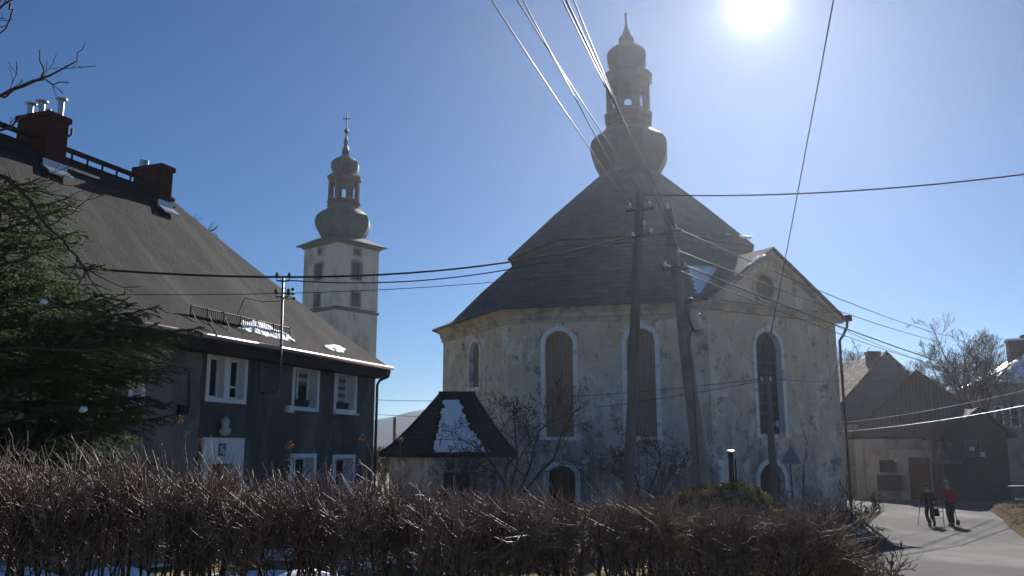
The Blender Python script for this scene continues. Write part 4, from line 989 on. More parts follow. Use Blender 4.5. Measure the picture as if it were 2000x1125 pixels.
p3 = pole('utility_pole', 'short dark pole standing in front of the glazed church window in the gabled wing', b3, P(1498, 738, Y3), .19, .10, M['pole_wood'])
i3 = [P(x, 740, Y3 - .1) for x in (1488, 1505)]; fittings(p3, [(P(1482, 748, Y3 - .1), P(1511, 748, Y3 - .1))], i3)
m = MB(); q = P(1518, 828, Y3 - .25); m.lathe((q.x, q.y), [(.03, q.z + .14), (.07, q.z + .08), (.08, q.z - .06), (.04, q.z - .13)], 10); m.bar(q, q + V((-.1, .25, 0)), .04); m.build('lamp_bowl', M['pale_glass'], p3, smooth=True)
b4 = P(771, 862, 70); b4.z = gz(70); p4 = pole('utility_pole', 'far thin utility pole between the dark house and the annex roof', b4, P(771, 815, 70), .16, .13, M['pole_wood'], 6)
GW = 'overhead wires'
def wire(a, b, sag, label, r=.014, mm='wire_black', mid=None, n=24):
    m = MB(); pts = [a + (b - a) * (i / n) - V((0, 0, sag * 4 * (i / n) * (1 - i / n))) for i in range(n + 1)]
    m.tube(pts, r, 5, False); return tag(m.build('overhead_wire', M[mm], smooth=True, fix=False), label, 'wire', GW)
def over(p_ins, px, py, Yf):                   # a span that starts at an insulator, passes a known place high up and goes on over the viewer
    q = P(px, py, Yf); d = (q - p_ins); return p_ins + d * 2.6 + V((0, 0, .6))
W_ = [(i1[0], 960, 0, 'wire from the outer insulator of the slim wooden pole, lowest of the fan overhead'), (i1[1], 1010, 0, 'second wire of the overhead fan from the slim wooden pole, with a close twin'),
      (i1[2], 1021, 0, 'wire of the fan from the slim wooden pole, twin running just above the second one'), (i2[0], 1098, 0, 'wire from the leaning pole top, lower of the close pair before the spire'),
      (i2[1], 1106, 0, 'thicker wire from the leaning pole, upper of the close pair before the spire'), (i2[2], 1120, 0, 'thin wire from the leaning pole, uppermost of the fan overhead')]
for k, (a, x, y, l) in enumerate(W_): wire(a, over(a, x, y, 13.5), .25, l, .02 if k == 4 else .013)
wire(i3[0], over(i3[0], 1622, 0, 15), .5, 'single steep wire crossing the bright sky from the short dark pole', .014)
wire(P(1249, 380, Y1), P(2080, 330, 20), .25, 'lone nearly level wire crossing the sky beside the church roof', .02)
wire(i1[4], P(-160, 490, 13), .75, 'thick black cable sagging across the grey house roof, topmost there', .022)
wire(i1[3], mast_top + V((.12, 0, -.1)), .55, 'black service cable from the slim wooden pole to the mast on the dark house', .017)
wire(P(1240, 520, Y1), P(60, 572, 17.0), .3, 'very thin wire crossing bell tower and grey roof below the service cable', .009)
wire(i3[0], P(640, 776, 52), .5, 'upper thin wire from the short dark pole past the church wall to the far pole', .014)
wire(i3[1], P(640, 800, 54), .9, 'lower thin wire from the short dark pole past the church wall to the far pole', .014)
wire(i2[1], P(1852, 656, 74), .35, 'wire descending over the church gable to the bare trees, uppermost of three', .02)
wire(i2[2], P(1838, 668, 74), .25, 'wire descending over the church gable to the bare trees, middle one of three', .02)
wire(i2[4], P(1960, 742, 70), .3, 'thick wire descending past the church gutter towards the bright roofed house', .03)
wire(i2[3], P(1900, 730, 70), .4, 'thin wire just beneath the thick one past the church gutter', .018)
wire(P(1560, 600, 44), P(1800, 704, 58), .2, 'short low wire running from the church gutter towards the barn roof', .016)
wire(P(1600, 846, 52), P(2080, 776, 40), .25, 'sunlit pale wire in front of the barn gable, lower of the two', .017, 'wire_bright')
wire(P(1600, 830, 53), P(2080, 742, 44), .3, 'sunlit pale wire in front of the barn gable, upper of the two', .011, 'wire_bright')
wire(i3[1], P(1720, 738, 50), .15, 'thin wire from the short dark pole past the church corner downpipe', .010)
# ================================================================== SIGNS
sb = P(1547, 960, 39); sb.z = gz(39)
sg = thing('road_sign', sb, 'triangular road sign seen from its grey back on a thin post by the church', 'road sign')
m = MB(); zt = P(1545, 868, 39).z; m.tube([sb, V((sb.x, sb.y, zt - .05))], .03, 7); m.build('post', M['grey_iron'], sg)
tri = [P(1545, 868, 38.9), P(1524, 906, 38.9), P(1566, 906, 38.9)]; m = MB(); m.add(tri + [p + V((0, .03, 0)) for p in tri], [(0, 1, 2), (5, 4, 3), (0, 3, 4, 1), (1, 4, 5, 2), (2, 5, 3, 0)]); m.build('plate', M['sign_back'], sg)
m = MB(); [m.bar(V((sb.x - .22, sb.y - .12, z)), V((sb.x + .22, sb.y - .12, z)), .03) for z in (tri[1].z + .15, tri[1].z + .42)]; m.build('clamp', M['grey_iron'], sg)
q = P(1749, 892, 58.6); qb = V((q.x, q.y + .08, gz(58.6)))
sg2 = thing('priority_sign', qb, 'small diamond shaped priority road sign with white border in front of the barn', 'road sign')
def dia(r, y): return [V((q.x, y, q.z - r)), V((q.x + r, y, q.z)), V((q.x, y, q.z + r)), V((q.x - r, y, q.z))]
m = MB(); m.rings([dia(.40, q.y), dia(.40, q.y + .03)], True, True); m.build('plate', M['paper'], sg2)
m = MB(); m.rings([dia(.26, q.y - .006), dia(.26, q.y)], True, True); m.build('emblem', M['sign_yellow'], sg2)
m = MB(); m.tube([qb, V((qb.x, qb.y, q.z + .3))], .03, 6); m.build('post', M['board_grey'], sg2)
# low barrier at the verge
bb = P(1979, 985, 47); bb.z = gz(47) + .2
br = thing('guard_rail', bb, 'low grey boarded guard rail on two posts at the edge of the verge', 'guard rail')
m = MB(); fx_ = Fr((bb.x, bb.y, 0), (1, .12, 0)); m.box(fx_, -.05, 3.2, -.06, .0, bb.z + .38, bb.z + .92); m.build('panel', M['board_grey'], br)
for u in (.1, 2.9):
    m = MB(); m.box(fx_, u - .06, u + .06, -.14, -.06, bb.z - .4, bb.z + .95); m.build('post', M['board_grey'], br)
m = MB(); m.box(fx_, -.1, 3.25, -.14, .04, bb.z + .92, bb.z + .97); m.build('capping', M['snow'], br)
# vent pipe on the mound
MO = P(1428, 950, 15.5)
def mound_h(x, y):
    dx, dy = (x - MO.x + .03) / 1.22, (y - MO.y - .5) / 1.7
    r = math.hypot(dx, dy); return 1.60 * max(0, 1 - r ** 5) + (.16 * noise.noise(V((x * 1.7, y * 1.7, 7))) + .08 * noise.noise(V((x * 5, y * 5, 2)))) * max(0, 1.3 - r)
m = MB(); n = 34
for j in range(n + 1):
    for i in range(n + 1):
        x = MO.x - 2.0 + 4 * i / n; y = MO.y - 1.7 + 4.4 * j / n; m.v.append(V((x, y, gz(y) - .03 + mound_h(x, y))))
for j in range(n):
    for i in range(n): k = j * (n + 1) + i; m.f.append((k, k + 1, k + n + 2, k + n + 1))
tag(m.build('mound', M['soil'], smooth=True), kind='structure')
vb = P(1430, 953, 15.3); vb.z = gz(15.3) + mound_h(vb.x, 15.3) - .1
vp = thing('vent_pipe', vb, 'rusty capped steel vent pipe standing on the grassy mound', 'pipe')
zt = P(1430, 884, 15.3).z
m = MB(); m.tube([vb, V((vb.x, vb.y, zt))], .045, 12); m.tube([vb + V((.075, 0, 0)), V((vb.x + .075, vb.y, zt - .12))], .02, 6); m.build('tube', M['rust_sheet'], vp, smooth=True)
m = MB(); m.lathe((vb.x, vb.y), [(.05, zt), (.075, zt + .01), (.075, zt + .03), (.04, zt + .045)], 14); m.build('cap', M['zinc'], vp, angle=40)
# ================================================================== PLANTS
def grow(mbs, p, d, L, r, lev, maxlev, rg, up_=.12, kids=(5, 7), spread=(.5, 1.0), lr=(.45, .7), nseg=5, wob=.18, first=.25, sides=(7, 5, 4, 3, 3, 3), rmin=.004):
    pts = [p.copy()]; rr = [r]; d = d.normalized(); q = p.copy(); st = []
    for i in range(nseg):
        d = (d + V((rg.gauss(0, wob), rg.gauss(0, wob), rg.gauss(0, wob) + up_))).normalized()
        q = q + d * (L / nseg); pts.append(q.copy()); rr.append(max(rmin, r * (1 - .72 * (i + 1) / nseg))); st.append(d.copy())
    mbs[min(lev, len(mbs) - 1)].tube(pts, rr, sides[min(lev, 5)], False)
    if lev >= maxlev: return
    k = rg.randint(*kids)
    for j in range(k):
        t = first + (1 - first) * (j + rg.random() * .8) / k; t = min(.99, t); i = min(nseg - 1, int(t * nseg)); fr = t * nseg - i
        b = pts[i] + (pts[i + 1] - pts[i]) * fr; dd = st[i]
        ang = rg.uniform(*spread); o = dd.orthogonal().normalized(); o.rotate(Matrix.Rotation(rg.uniform(0, 2 * pi), 3, dd))
        nd = dd * cos(ang) + o * sin(ang)
        grow(mbs, b, nd, L * rg.uniform(*lr) * (1.15 - .5 * t), max(rmin, rr[i] * rg.uniform(.45, .7)), lev + 1, maxlev, rg, up_, kids, spread, lr, max(3, nseg - 1), wob, first, sides, rmin)
GT = 'bare winter trees'
def tree(name, label, base, H, r, seed, maxlev=4, kids=(5, 7), group=GT, lean=V((0, 0, 1)), fork=3, spread=(.4, .85), rmin=.012, cat='tree', trunk=.35, m='bark', tw='twig', up_=.08):
    rg = random.Random(seed); t = thing(name, base, label, cat, group); a, b = MB(), MB()
    top = base + lean.normalized() * (H * trunk); a.tube([base - V((0, 0, .2)), base + (top - base) * .4 + V((rg.gauss(0, .05), rg.gauss(0, .05), 0)), top], [r * 1.25, r, r * .85], 8, False)
    for k in range(fork):
        an = 2 * pi * k / fork + rg.random(); d = lean.normalized() * 1.0 + V((cos(an), sin(an), 0)) * rg.uniform(.25, .6)
        grow([a, b], top - lean * .1, d, H * (1 - trunk) * rg.uniform(.75, .95), r * .62, 0, maxlev, rg, up_, kids, spread, rmin=rmin)
    a.build('trunk', M[m], t, smooth=True, fix=False); b.build('crown', M[tw], t, smooth=True, fix=False); return t
# wide bare trees behind the barn
def at(px, Y): p = P(px, 880, Y); p.z = gz(Y); return p
tree('bare_tree', 'largest bare tree, thick trunk, standing between the barn and the bright roofed house', at(1905, 69), 11.6, .34, 11, 4, (5, 7), fork=6, spread=(.4, .9), rmin=.010, trunk=.25, up_=.09)
tree('bare_tree', 'bare tree with a rounded crown directly behind the barn ridge', at(1838, 80), 11.0, .25, 12, 4, (5, 6), fork=6, spread=(.4, .9), rmin=.010, trunk=.28, up_=.08)
tree('bare_tree', 'slender bare tree reaching highest beside the snow capped chimney', at(1955, 82), 14.0, .24, 13, 4, (5, 6), fork=3, spread=(.3, .7), rmin=.010)
tree('bare_tree', 'bare tree seen just beside the church downpipe behind the farmhouse roof', at(1640, 84), 13.2, .22, 14, 4, (5, 6), fork=3, spread=(.45, .9), rmin=.014)
tree('bare_tree', 'distant bare tree whose top shows over the grey roof between its two chimneys', at(125, 45), 15.6, .26, 15, 4, (5, 6), fork=4, spread=(.4, .85), rmin=.013)
for k, (px, Y, H) in enumerate(((742, 62, 3.2), (757, 66, 3.6), (785, 74, 3.0))):
    tree('sapling', ['bare thicket sapling beside the dark house corner', 'bare sapling next to the far thin pole', 'bare sapling partly behind the annex roof'][k], at(px, Y), H, .06, 40 + k, 3, (5, 6), fork=5, trunk=.12, spread=(.3, .7), rmin=.012, group='bare saplings', cat='sapling')
tree('fruit_tree', 'small crooked bare fruit tree in front of the church between annex and boarded window', at(1000, 33), 5.6, .10, 21, 4, (3, 5), fork=4, trunk=.2, spread=(.5, 1.1), rmin=.009, up_=.03, group='bare fruit trees')
tree('fruit_tree', 'small bare fruit tree right in front of the church wall behind the slim pole', at(1262, 35), 4.0, .08, 22, 4, (3, 5), fork=4, trunk=.2, spread=(.5, 1.1), rmin=.009, up_=.05, group='bare fruit trees')
tree('fruit_tree', 'low spreading bare fruit tree whose twigs cross the snowy annex roof', at(905, 31.5), 3.2, .06, 23, 4, (3, 4), fork=5, trunk=.15, spread=(.5, 1.1), rmin=.008, up_=.03, group='bare fruit trees')
# thin lone shoot beside the triangular sign
t = thing('sapling', at(1562, 37), 'single thin bare shoot beside the triangular sign', 'sapling'); a = MB(); rg = random.Random(3)
q = at(1562, 37); grow([a, a], q, V((.02, 0, 1)), 3.6, .03, 0, 2, rg, .3, (6, 8), (.3, .6), (.12, .25), 6, .06, rmin=.008); a.build('stem', M['twig'], t, fix=False)
# ------------------------------------------------------------------ tree at the picture's edge with branches reaching in
nt = thing('roadside_tree', (-7.6, 9.6, gz(9.6)), 'old bare tree whose thin branches reach in above the spruce', 'tree'); a, b = MB(), MB(); rg = random.Random(77)
tb = V((-7.6, 9.6, gz(9.6))); a.tube([tb - V((0, 0, .2)), tb + V((.05, 0, 2.5)), tb + V((-.1, .1, 5)), tb + V((.05, 0, 8)), tb + V((.1, 0, 10))], [.26, .2, .17, .12, .05], 8, False)
def limb(pts, r0, r1, seed, tw=8, L=.5):
    rg = random.Random(seed); pts = [P(*p) if isinstance(p, tuple) else p for p in pts]
    full = []
    for u, v in zip(pts, pts[1:]):
        for i in range(4): full.append(u + (v - u) * (i / 4) + V((rg.gauss(0, .012), rg.gauss(0, .012), rg.gauss(0, .012))))
    full.append(pts[-1]); n = len(full); b.tube(full, [r0 + (r1 - r0) * i / (n - 1) for i in range(n)], 5, False)
    for k in range(tw):
        i = rg.randint(int(n * .2), n - 2); d = (full[i + 1] - full[i]).normalized(); o = d.orthogonal().normalized(); o.rotate(Matrix.Rotation(rg.uniform(0, 2 * pi), 3, d))
        grow([b], full[i], d * .75 + o * .65, L * rg.uniform(.5, 1.2), r1 * 1.3, 0, 1, rg, .1, (1, 3), (.4, .8), (.4, .7), 4, .15, rmin=.004)
tk = lambda z: V((-7.6, 9.6, gz(9.6) + z))
limb([tk(5.2), (-60, 205, 9.2), (0, 187, 9.0), (80, 153, 8.9), (140, 125, 8.8), (167, 84, 8.8)], .028, .004, 1, 5, .3)
limb([(0, 192, 9.0), (45, 166, 9.0), (75, 154, 8.9), (134, 161, 8.9)], .014, .006, 2, 1, .2)
limb([(79, 152, 8.9), (84, 130, 8.9), (77, 96, 8.9)], .011, .005, 3, 0)
limb([tk(6.6), (-50, 40, 9.2), (0, 14, 9.1), (42, -6, 9.0)], .028, .006, 4, 5, .35)
limb([(24, 8, 9.1), (22, 34, 9.1), (0, 70, 9.1), (-30, 84, 9.1)], .012, .006, 5, 1, .2)
limb([tk(4.5), (-40, 268, 9.2), (20, 247, 9.2), (57, 221, 9.2)], .03, .005, 6, 3, .25)
limb([tk(4.0), (-60, 330, 9.3), (0, 342, 9.3), (50, 380, 9.4), (90, 440, 9.4), (150, 500, 9.4), (175, 540, 9.4)], .035, .006, 7, 14, .7)
limb([tk(3.6), (-60, 380, 9.6), (10, 395, 9.6), (60, 430, 9.6), (110, 480, 9.6)], .03, .006, 8, 10, .6)
limb([tk(2.6), (-50, 680, 9.0), (90, 680, 8.9), (240, 690, 8.9), (330, 712, 8.9), (375, 720, 8.9)], .022, .005, 9, 5, .4)
limb([(90, 440, 9.4), (140, 420, 9.4), (205, 360, 9.4)], .010, .004, 10, 2, .3)
a.build('trunk', M['bark'], nt, smooth=True, fix=False); b.build('branches', M['twig'], nt, smooth=True, fix=False)
# ------------------------------------------------------------------ spruce
sp_b = V((-7.7, 12.6, gz(12.6)))
spr = thing('spruce_tree', sp_b, 'dense dark green spruce in front of the dark house', 'tree'); a, b, nd = MB(), MB(), MB(); rg = random.Random(9)
a.tube([sp_b - V((0, 0, .3)), sp_b + V((0, 0, 3.5)), sp_b + V((0, 0, 6.0))], [.2, .13, .02], 8, False)
def needles(p0, p1, r, n, ln):
    d = (p1 - p0).normalized(); o = d.orthogonal().normalized()
    for i in range(n):
        q = p0 + (p1 - p0) * ((i + rg.random()) / n); o.rotate(Matrix.Rotation(2.4 + rg.random(), 3, d)); nn_ = (o * .8 + d * .62 + V((0, 0, .15))).normalized() * ln * rg.uniform(.7, 1.15)
        s = d.cross(nn_).normalized() * .0068
        k = len(nd.v); nd.v.extend([q - s, q + s, q + nn_]); nd.f.append((k, k + 1, k + 2))
def spray(p, d, L, lev):
    seg = 3 if lev else 6; q = p; dd = d.normalized(); pts = [q]
    for i in range(seg):
        dd = (dd + V((rg.gauss(0, .08), rg.gauss(0, .08), rg.gauss(0, .05) + (.09 if lev == 0 and i > seg // 2 else -.03)))).normalized(); q = q + dd * (L / seg); pts.append(q)
    b.tube(pts, [(.022 if lev == 0 else .006) * (1 - .75 * i / seg) + .002 for i in range(seg + 1)], 4 if lev == 0 else 3, False)
    i0 = 0 if lev else int(seg * .3)
    for i in range(i0, seg): needles(pts[i], pts[i + 1], .0, int((pts[i + 1] - pts[i]).length * (74 if lev else 60)), .052)
    if lev < 2:
        n = max(2, int(L / (.115 if lev == 0 else .12)))
        for k in range(n):
            t = (.22 if lev == 0 else .15) + (.76 if lev == 0 else .8) * (k + rg.random() * .6) / n; i = min(seg - 1, int(t * seg)); c = pts[i] + (pts[i + 1] - pts[i]) * (t * seg - i)
            tang = (pts[i + 1] - pts[i]).normalized(); side = tang.cross(V((0, 0, 1))).normalized() * (1 if k % 2 else -1)
            nd_ = tang * .75 + side * rg.uniform(.55, .9) + V((0, 0, rg.uniform(-.42, .12)))
            l2 = (L * (1 - t) * .55 + .12) * rg.uniform(.7, 1.15)
            if lev == 1: l2 = min(.22, l2)
            spray(c, nd_, min(l2, 1.0), lev + 1)
rad_tab = [(0.2, 2.1), (1.0, 2.3), (1.8, 2.6), (2.6, 3.0), (3.55, 3.3), (3.85, 2.9), (4.15, 1.9), (4.6, 1.6), (5.3, 1.5), (5.8, 1.0), (6.1, .3)]
z = .95
while z < 6.0:
    R_ = interp(rad_tab, z); n = 12 if z < 5 else 8; ph_ = rg.random() * 6
    for k in range(n):
        an = ph_ + 2 * pi * k / n + rg.gauss(0, .12)
        if cos(an) < -.35 and rg.random() < .6: continue              # hardly seen far side is thinner
        d = V((cos(an), sin(an), rg.uniform(.02, .22) if z < 5 else .25)); spray(sp_b + V((0, 0, z)), d, R_ * rg.uniform(.78, 1.0), 0)
    z += .29 if z < 4.6 else .3
a.build('trunk', M['bark'], spr, fix=False); b.build('branches', M['twig'], spr, fix=False); nd.build('needles', M['needle'], spr, fix=False)
m = MB()
for px, py, s in ((86, 588, .032), (163, 798, .034)):
    c = P(px, py, 10.4); m.rings([[c + V((s * k * cos(2 * pi * i / 9) * (1.5 + .5 * sin(i * 3.1)), s * k * sin(2 * pi * i / 9), zz + .015 * sin(i * 2.3))) for i in range(9)] for k, zz in ((.3, -.04), (1, -.02), (.8, .008), (.3, .016))], True, True)
m.build('snow', M['snow'], spr, smooth=True)
# ------------------------------------------------------------------ hedge of bare twigs
hA, hB = P(0, 900, 6.1), P(1668, 990, 9.1); hA.z = hB.z = 0
hd = (hB - hA); hL = hd.length; hd.normalize(); hn = V((hd.y, -hd.x, 0))
def htop(px): return interp([(-400, 885), (0, 888), (200, 886), (320, 892), (400, 912), (600, 934), (740, 935), (900, 955), (1040, 966), (1250, 974), (1330, 984), (1500, 990), (1600, 996), (1668, 1010)], px)
hedge = thing('hedge', (hA + hB) / 2 + V((0, 0, gz(7.5))), 'long bare deciduous hedge of tangled brown twigs across the bottom of the view', 'hedge'); st, tw, lf = MB(), MB(), MB(); rg = random.Random(31)
def twig(p, d, L, r, lev):
    d = d.normalized(); n = 3; pts = [p]; q = p
    for i in range(n):
        d = (d + V((rg.gauss(0, .2), rg.gauss(0, .2), rg.gauss(0, .16) + .04))).normalized(); q = q + d * (L / n); pts.append(q)
    tw.tube(pts, [r, r * .88, r * .72, r * .45], 4, False)
    if lev > 0:
        for k in range(rg.randint(1, 3)):
            i = rg.randint(0, 2); c = pts[i] + (pts[i + 1] - pts[i]) * rg.random(); o = d.orthogonal().normalized(); o.rotate(Matrix.Rotation(rg.uniform(0, 6.3), 3, d))
            twig(c, d * .8 + o * rg.uniform(.4, .9) + V((0, 0, .1)), L * rg.uniform(.4, .8), r * .75, lev - 1)
    elif rg.random() < .02:
        s = .010; c = pts[-1]; k = len(lf.v); o = V((rg.gauss(0, 1), rg.gauss(0, 1), rg.gauss(0, 1))).normalized() * s; e = d * s * 2.2
        lf.v.extend([c, c + o + e * .5, c + e, c - o + e * .5]); lf.f.append((k, k + 1, k + 2, k + 3))
nst = 430
for k in range(nst):
    s = -1.9 + (hL + 1.9) * (k + rg.random()) / nst; w = rg.uniform(-.36, .36)
    p = hA + hd * s + hn * w; p.z = gz(p.y)
    px = 1000 + F * p.x / p.y * 1.02
    zt = P(px, htop(px), p.y).z * 1.0 + rg.gauss(0, .05) - .03 + .07 * noise.noise(V((s * 1.1, 3, 1)))
    h = zt - p.z
    if s > hL - .5: h *= .55 + .9 * (hL - s)
    d = V((rg.gauss(0, .13), rg.gauss(0, .13), 1))
    pts = [p - V((0, 0, .05))]; q = p; n = 6; r = rg.uniform(.007, .014) if rg.random() < .82 else rg.uniform(.018, .028)
    for i in range(n):
        d = (d + V((rg.gauss(0, .10), rg.gauss(0, .10), .12))).normalized(); q = q + d * (h * .86 / n); pts.append(q)
    st.tube(pts, [r * (1 - .65 * i / n) for i in range(n + 1)], 4, False)
    for j in range(rg.randint(17, 23)):
        t = min(.99, .64 + .36 * rg.random() ** .8); i = min(n - 1, int(t * n)); c = pts[i] + (pts[i + 1] - pts[i]) * (t * n - i)
        an = rg.uniform(0, 2 * pi); dd = V((cos(an), sin(an), rg.uniform(.3, 2.4)))
        L = rg.uniform(.16, .46)
        L = min(L, max(.07, (zt - .03 - c.z) / max(.25, dd.normalized().z)))
        twig(c, dd, L, rg.uniform(.0034, .0060), 1 if rg.random() < .85 else 0)
    if rg.random() < .24:                                                     # shoots that escaped the shears
        c = pts[-1]; twig(c, V((rg.gauss(0, .4), rg.gauss(0, .4), 1)), rg.uniform(.15, .42) * (1.3 if px < 700 else .8), .003, 1)
st.build('stems', M['hedge_stem'], hedge, smooth=True, fix=False); tw.build('twigs', M['hedge_twig'], hedge, smooth=True, fix=False); lf.build('dry_leaves', M['dry_leaf'], hedge, fix=False)
# sprawling shrub at the road end of the hedge
def shrub(px, py, Y, H, n, seed, label, rmin=.004, spread_=.75, grp='shrubs at the hedge end'):
    rg = random.Random(seed); p = P(px, py, Y); p.z = gz(p.y); t = thing('bare_shrub', p, label, 'shrub', grp); a = MB()
    for k in range(n):
        an = rg.uniform(0, 2 * pi); grow([a], p + V((rg.gauss(0, .12), rg.gauss(0, .12), 0)), V((cos(an) * spread_, sin(an) * spread_, 1)), H * rg.uniform(.6, 1), .012, 0, 3, rg, .04, (3, 5), (.35, .8), (.4, .6), 5, .12, rmin=rmin)
    a.build('twigs', M['twig'], t, fix=False)
shrub(1690, 1200, 9.4, 1.0, 11, 51, 'low sprawling bare shrub at the road end of the hedge', .0035, .9)
shrub(1620, 1120, 11.5, 1.15, 16, 52, 'upright bare shrub just behind the road end of the hedge', .004, .5)
shrub(1600, 1050, 16, 1.6, 14, 53, 'pale twiggy shrub between the hedge and the church corner', .005, .6)
shrub(1690, 1005, 36, 1.2, 7, 54, 'thin weedy shrub on the brown soil wedge beside the road', .008, .6)
# withered perennials sticking up in front of the house
def stalk(head, label, Y, base_px, seed, s=.05):
    rg = random.Random(seed); q = P(head[0], head[1], Y); b_ = P(base_px, 1000, Y + .1); b_.z = gz(b_.y)
    t = thing('dry_flower_stalk', b_, label, 'dry plant', 'withered flower stalks behind the hedge'); m = MB(); n = 9
    m.tube([b_ + (q - b_) * (i / n) + V((.05 * sin(i / n * pi) , 0, .04 * sin(i / n * pi))) for i in range(n + 1)], [.007 - .004 * i / n for i in range(n + 1)], 4, False); m.build('stem', M['hedge_twig'], t, fix=False)
    l = MB()
    for k in range(40):
        d = V((rg.gauss(0, 1), rg.gauss(0, 1), rg.gauss(0, .8))).normalized(); c = q + d * s * rg.uniform(.1, .75); o = d.orthogonal().normalized() * s * .16; e = (d + V((0, 0, -.5))) * s * .4
        i = len(l.v); l.v.extend([c, c + o + e * .5, c + e, c - o + e * .5]); l.f.append((i, i + 1, i + 2, i + 3))
    l.build('flower_head', M['dry_leaf'], t, fix=False)
stalk((350, 818), 'withered flower head beside the meter box, high on a thin stem', 8.2, 330, 1, .045)
stalk((365, 845), 'small dark withered flower head close below the higher one', 8.2, 380, 2, .03)
stalk((567, 868), 'withered orange flower cluster before the low ground floor window', 8.3, 600, 3, .05)
stalk((566, 893), 'short withered flower cluster right below the orange one', 8.3, 590, 4, .045)
stalk((707, 855), 'withered flower head at the dark house corner', 8.6, 735, 5, .05)
stalk((781, 856), 'withered orange flower head in front of the annex roof', 8.6, 760, 6, .045)
stalk((392, 860), 'dark withered flower head before the white entrance', 8.2, 410, 7, .035)
# grass blades: mound top, verge, lawn strip
def blades(name, label, pts, m_, L, seed, w=.006):
    rg = random.Random(seed); g = MB()
    for p in pts:
        an = rg.uniform(0, 6.28); d = V((cos(an) * rg.uniform(.2, 1.1), sin(an) * rg.uniform(.2, 1.1), 1)).normalized(); l = L * rg.uniform(.5, 1.3); s = d.cross(V((cos(an + 1), sin(an + 1), 0))).normalized() * w
        q = p + d * l * .6; e = p + d * l + V((d.x, d.y, -.9)) * l * .35; k = len(g.v)
        g.v.extend([p - s, p + s, q + s * .8, q - s * .8, e]); g.f.append((k, k + 1, k + 2, k + 3)); g.f.append((k + 3, k + 2, k + 4))
    tag(g.build(name, M[m_], fix=False), label, 'grass', kind='stuff')
rg = random.Random(17); pts = []
while len(pts) < 5200:
    x, y = MO.x + rg.uniform(-1.5, 1.5), MO.y + rg.uniform(-1.4, 2.4); h = mound_h(x, y)
    if h > .25 and noise.noise(V((x * 2.2, y * 2.2, 3))) > -.22: pts.append(V((x, y, gz(y) - .04 + h)))
blades('mound_leaves', 'withered straw and green tufts covering the mound with the vent pipe', pts, 'mound_leaf', .17, 2, .011)
pts = []
while len(pts) < 16000:
    x, y = rg.uniform(-7, 8), rg.uniform(10.2, 22)
    if x < interp(RL, y) - .3 and noise.noise(V((x * .6, y * .6, 4))) > -.25: pts.append(V((x, y, gz(y))))
blades('lawn_grass', 'short winter grass on the lawn behind the hedge', pts, 'dry_grass', .09, 3, .007)
pts = []
for k in range(9000):
    y = rg.uniform(22, 47); x = interp(RR, y) + rg.uniform(.25, 7); pts.append(V((x, y, gz(y) + .05 + .22 * min(1, (x - interp(RR, y)) / 1.2))))
blades('verge_grass', 'short yellow grass on the bank along the road', pts, 'mound_leaf', .16, 4, .010)
# ================================================================== PEOPLE (seen from behind, walking arm in arm)
def skin_mesh(name, nodes, edges, mat_, parent, root=0, sub=2):
    """connected joints with a radius each, grown to one continuous surface"""
    o = V((0, 0, 0)); q = parent
    while q is not None: o = o + q.location; q = q.parent
    me = bpy.data.meshes.new(name); me.from_pydata([tuple(V(n[:3]) - o) for n in nodes], edges, [])
    ob = bpy.data.objects.new(name, me); COL.objects.link(ob); ob.parent = parent
    md = ob.modifiers.new('skin', 'SKIN'); md.use_smooth_shade = True
    if not me.skin_vertices: me.skin_vertices.new()
    for i, n in enumerate(nodes):
        r = n[3]; sv = me.skin_vertices[0].data[i]; sv.radius = (r if not isinstance(r, tuple) else r[0], r if not isinstance(r, tuple) else r[1]); sv.use_root = i == root
    sb = ob.modifiers.new('sub', 'SUBSURF'); sb.levels = sub; sb.render_levels = sub
    me.materials.append(mat_); return ob
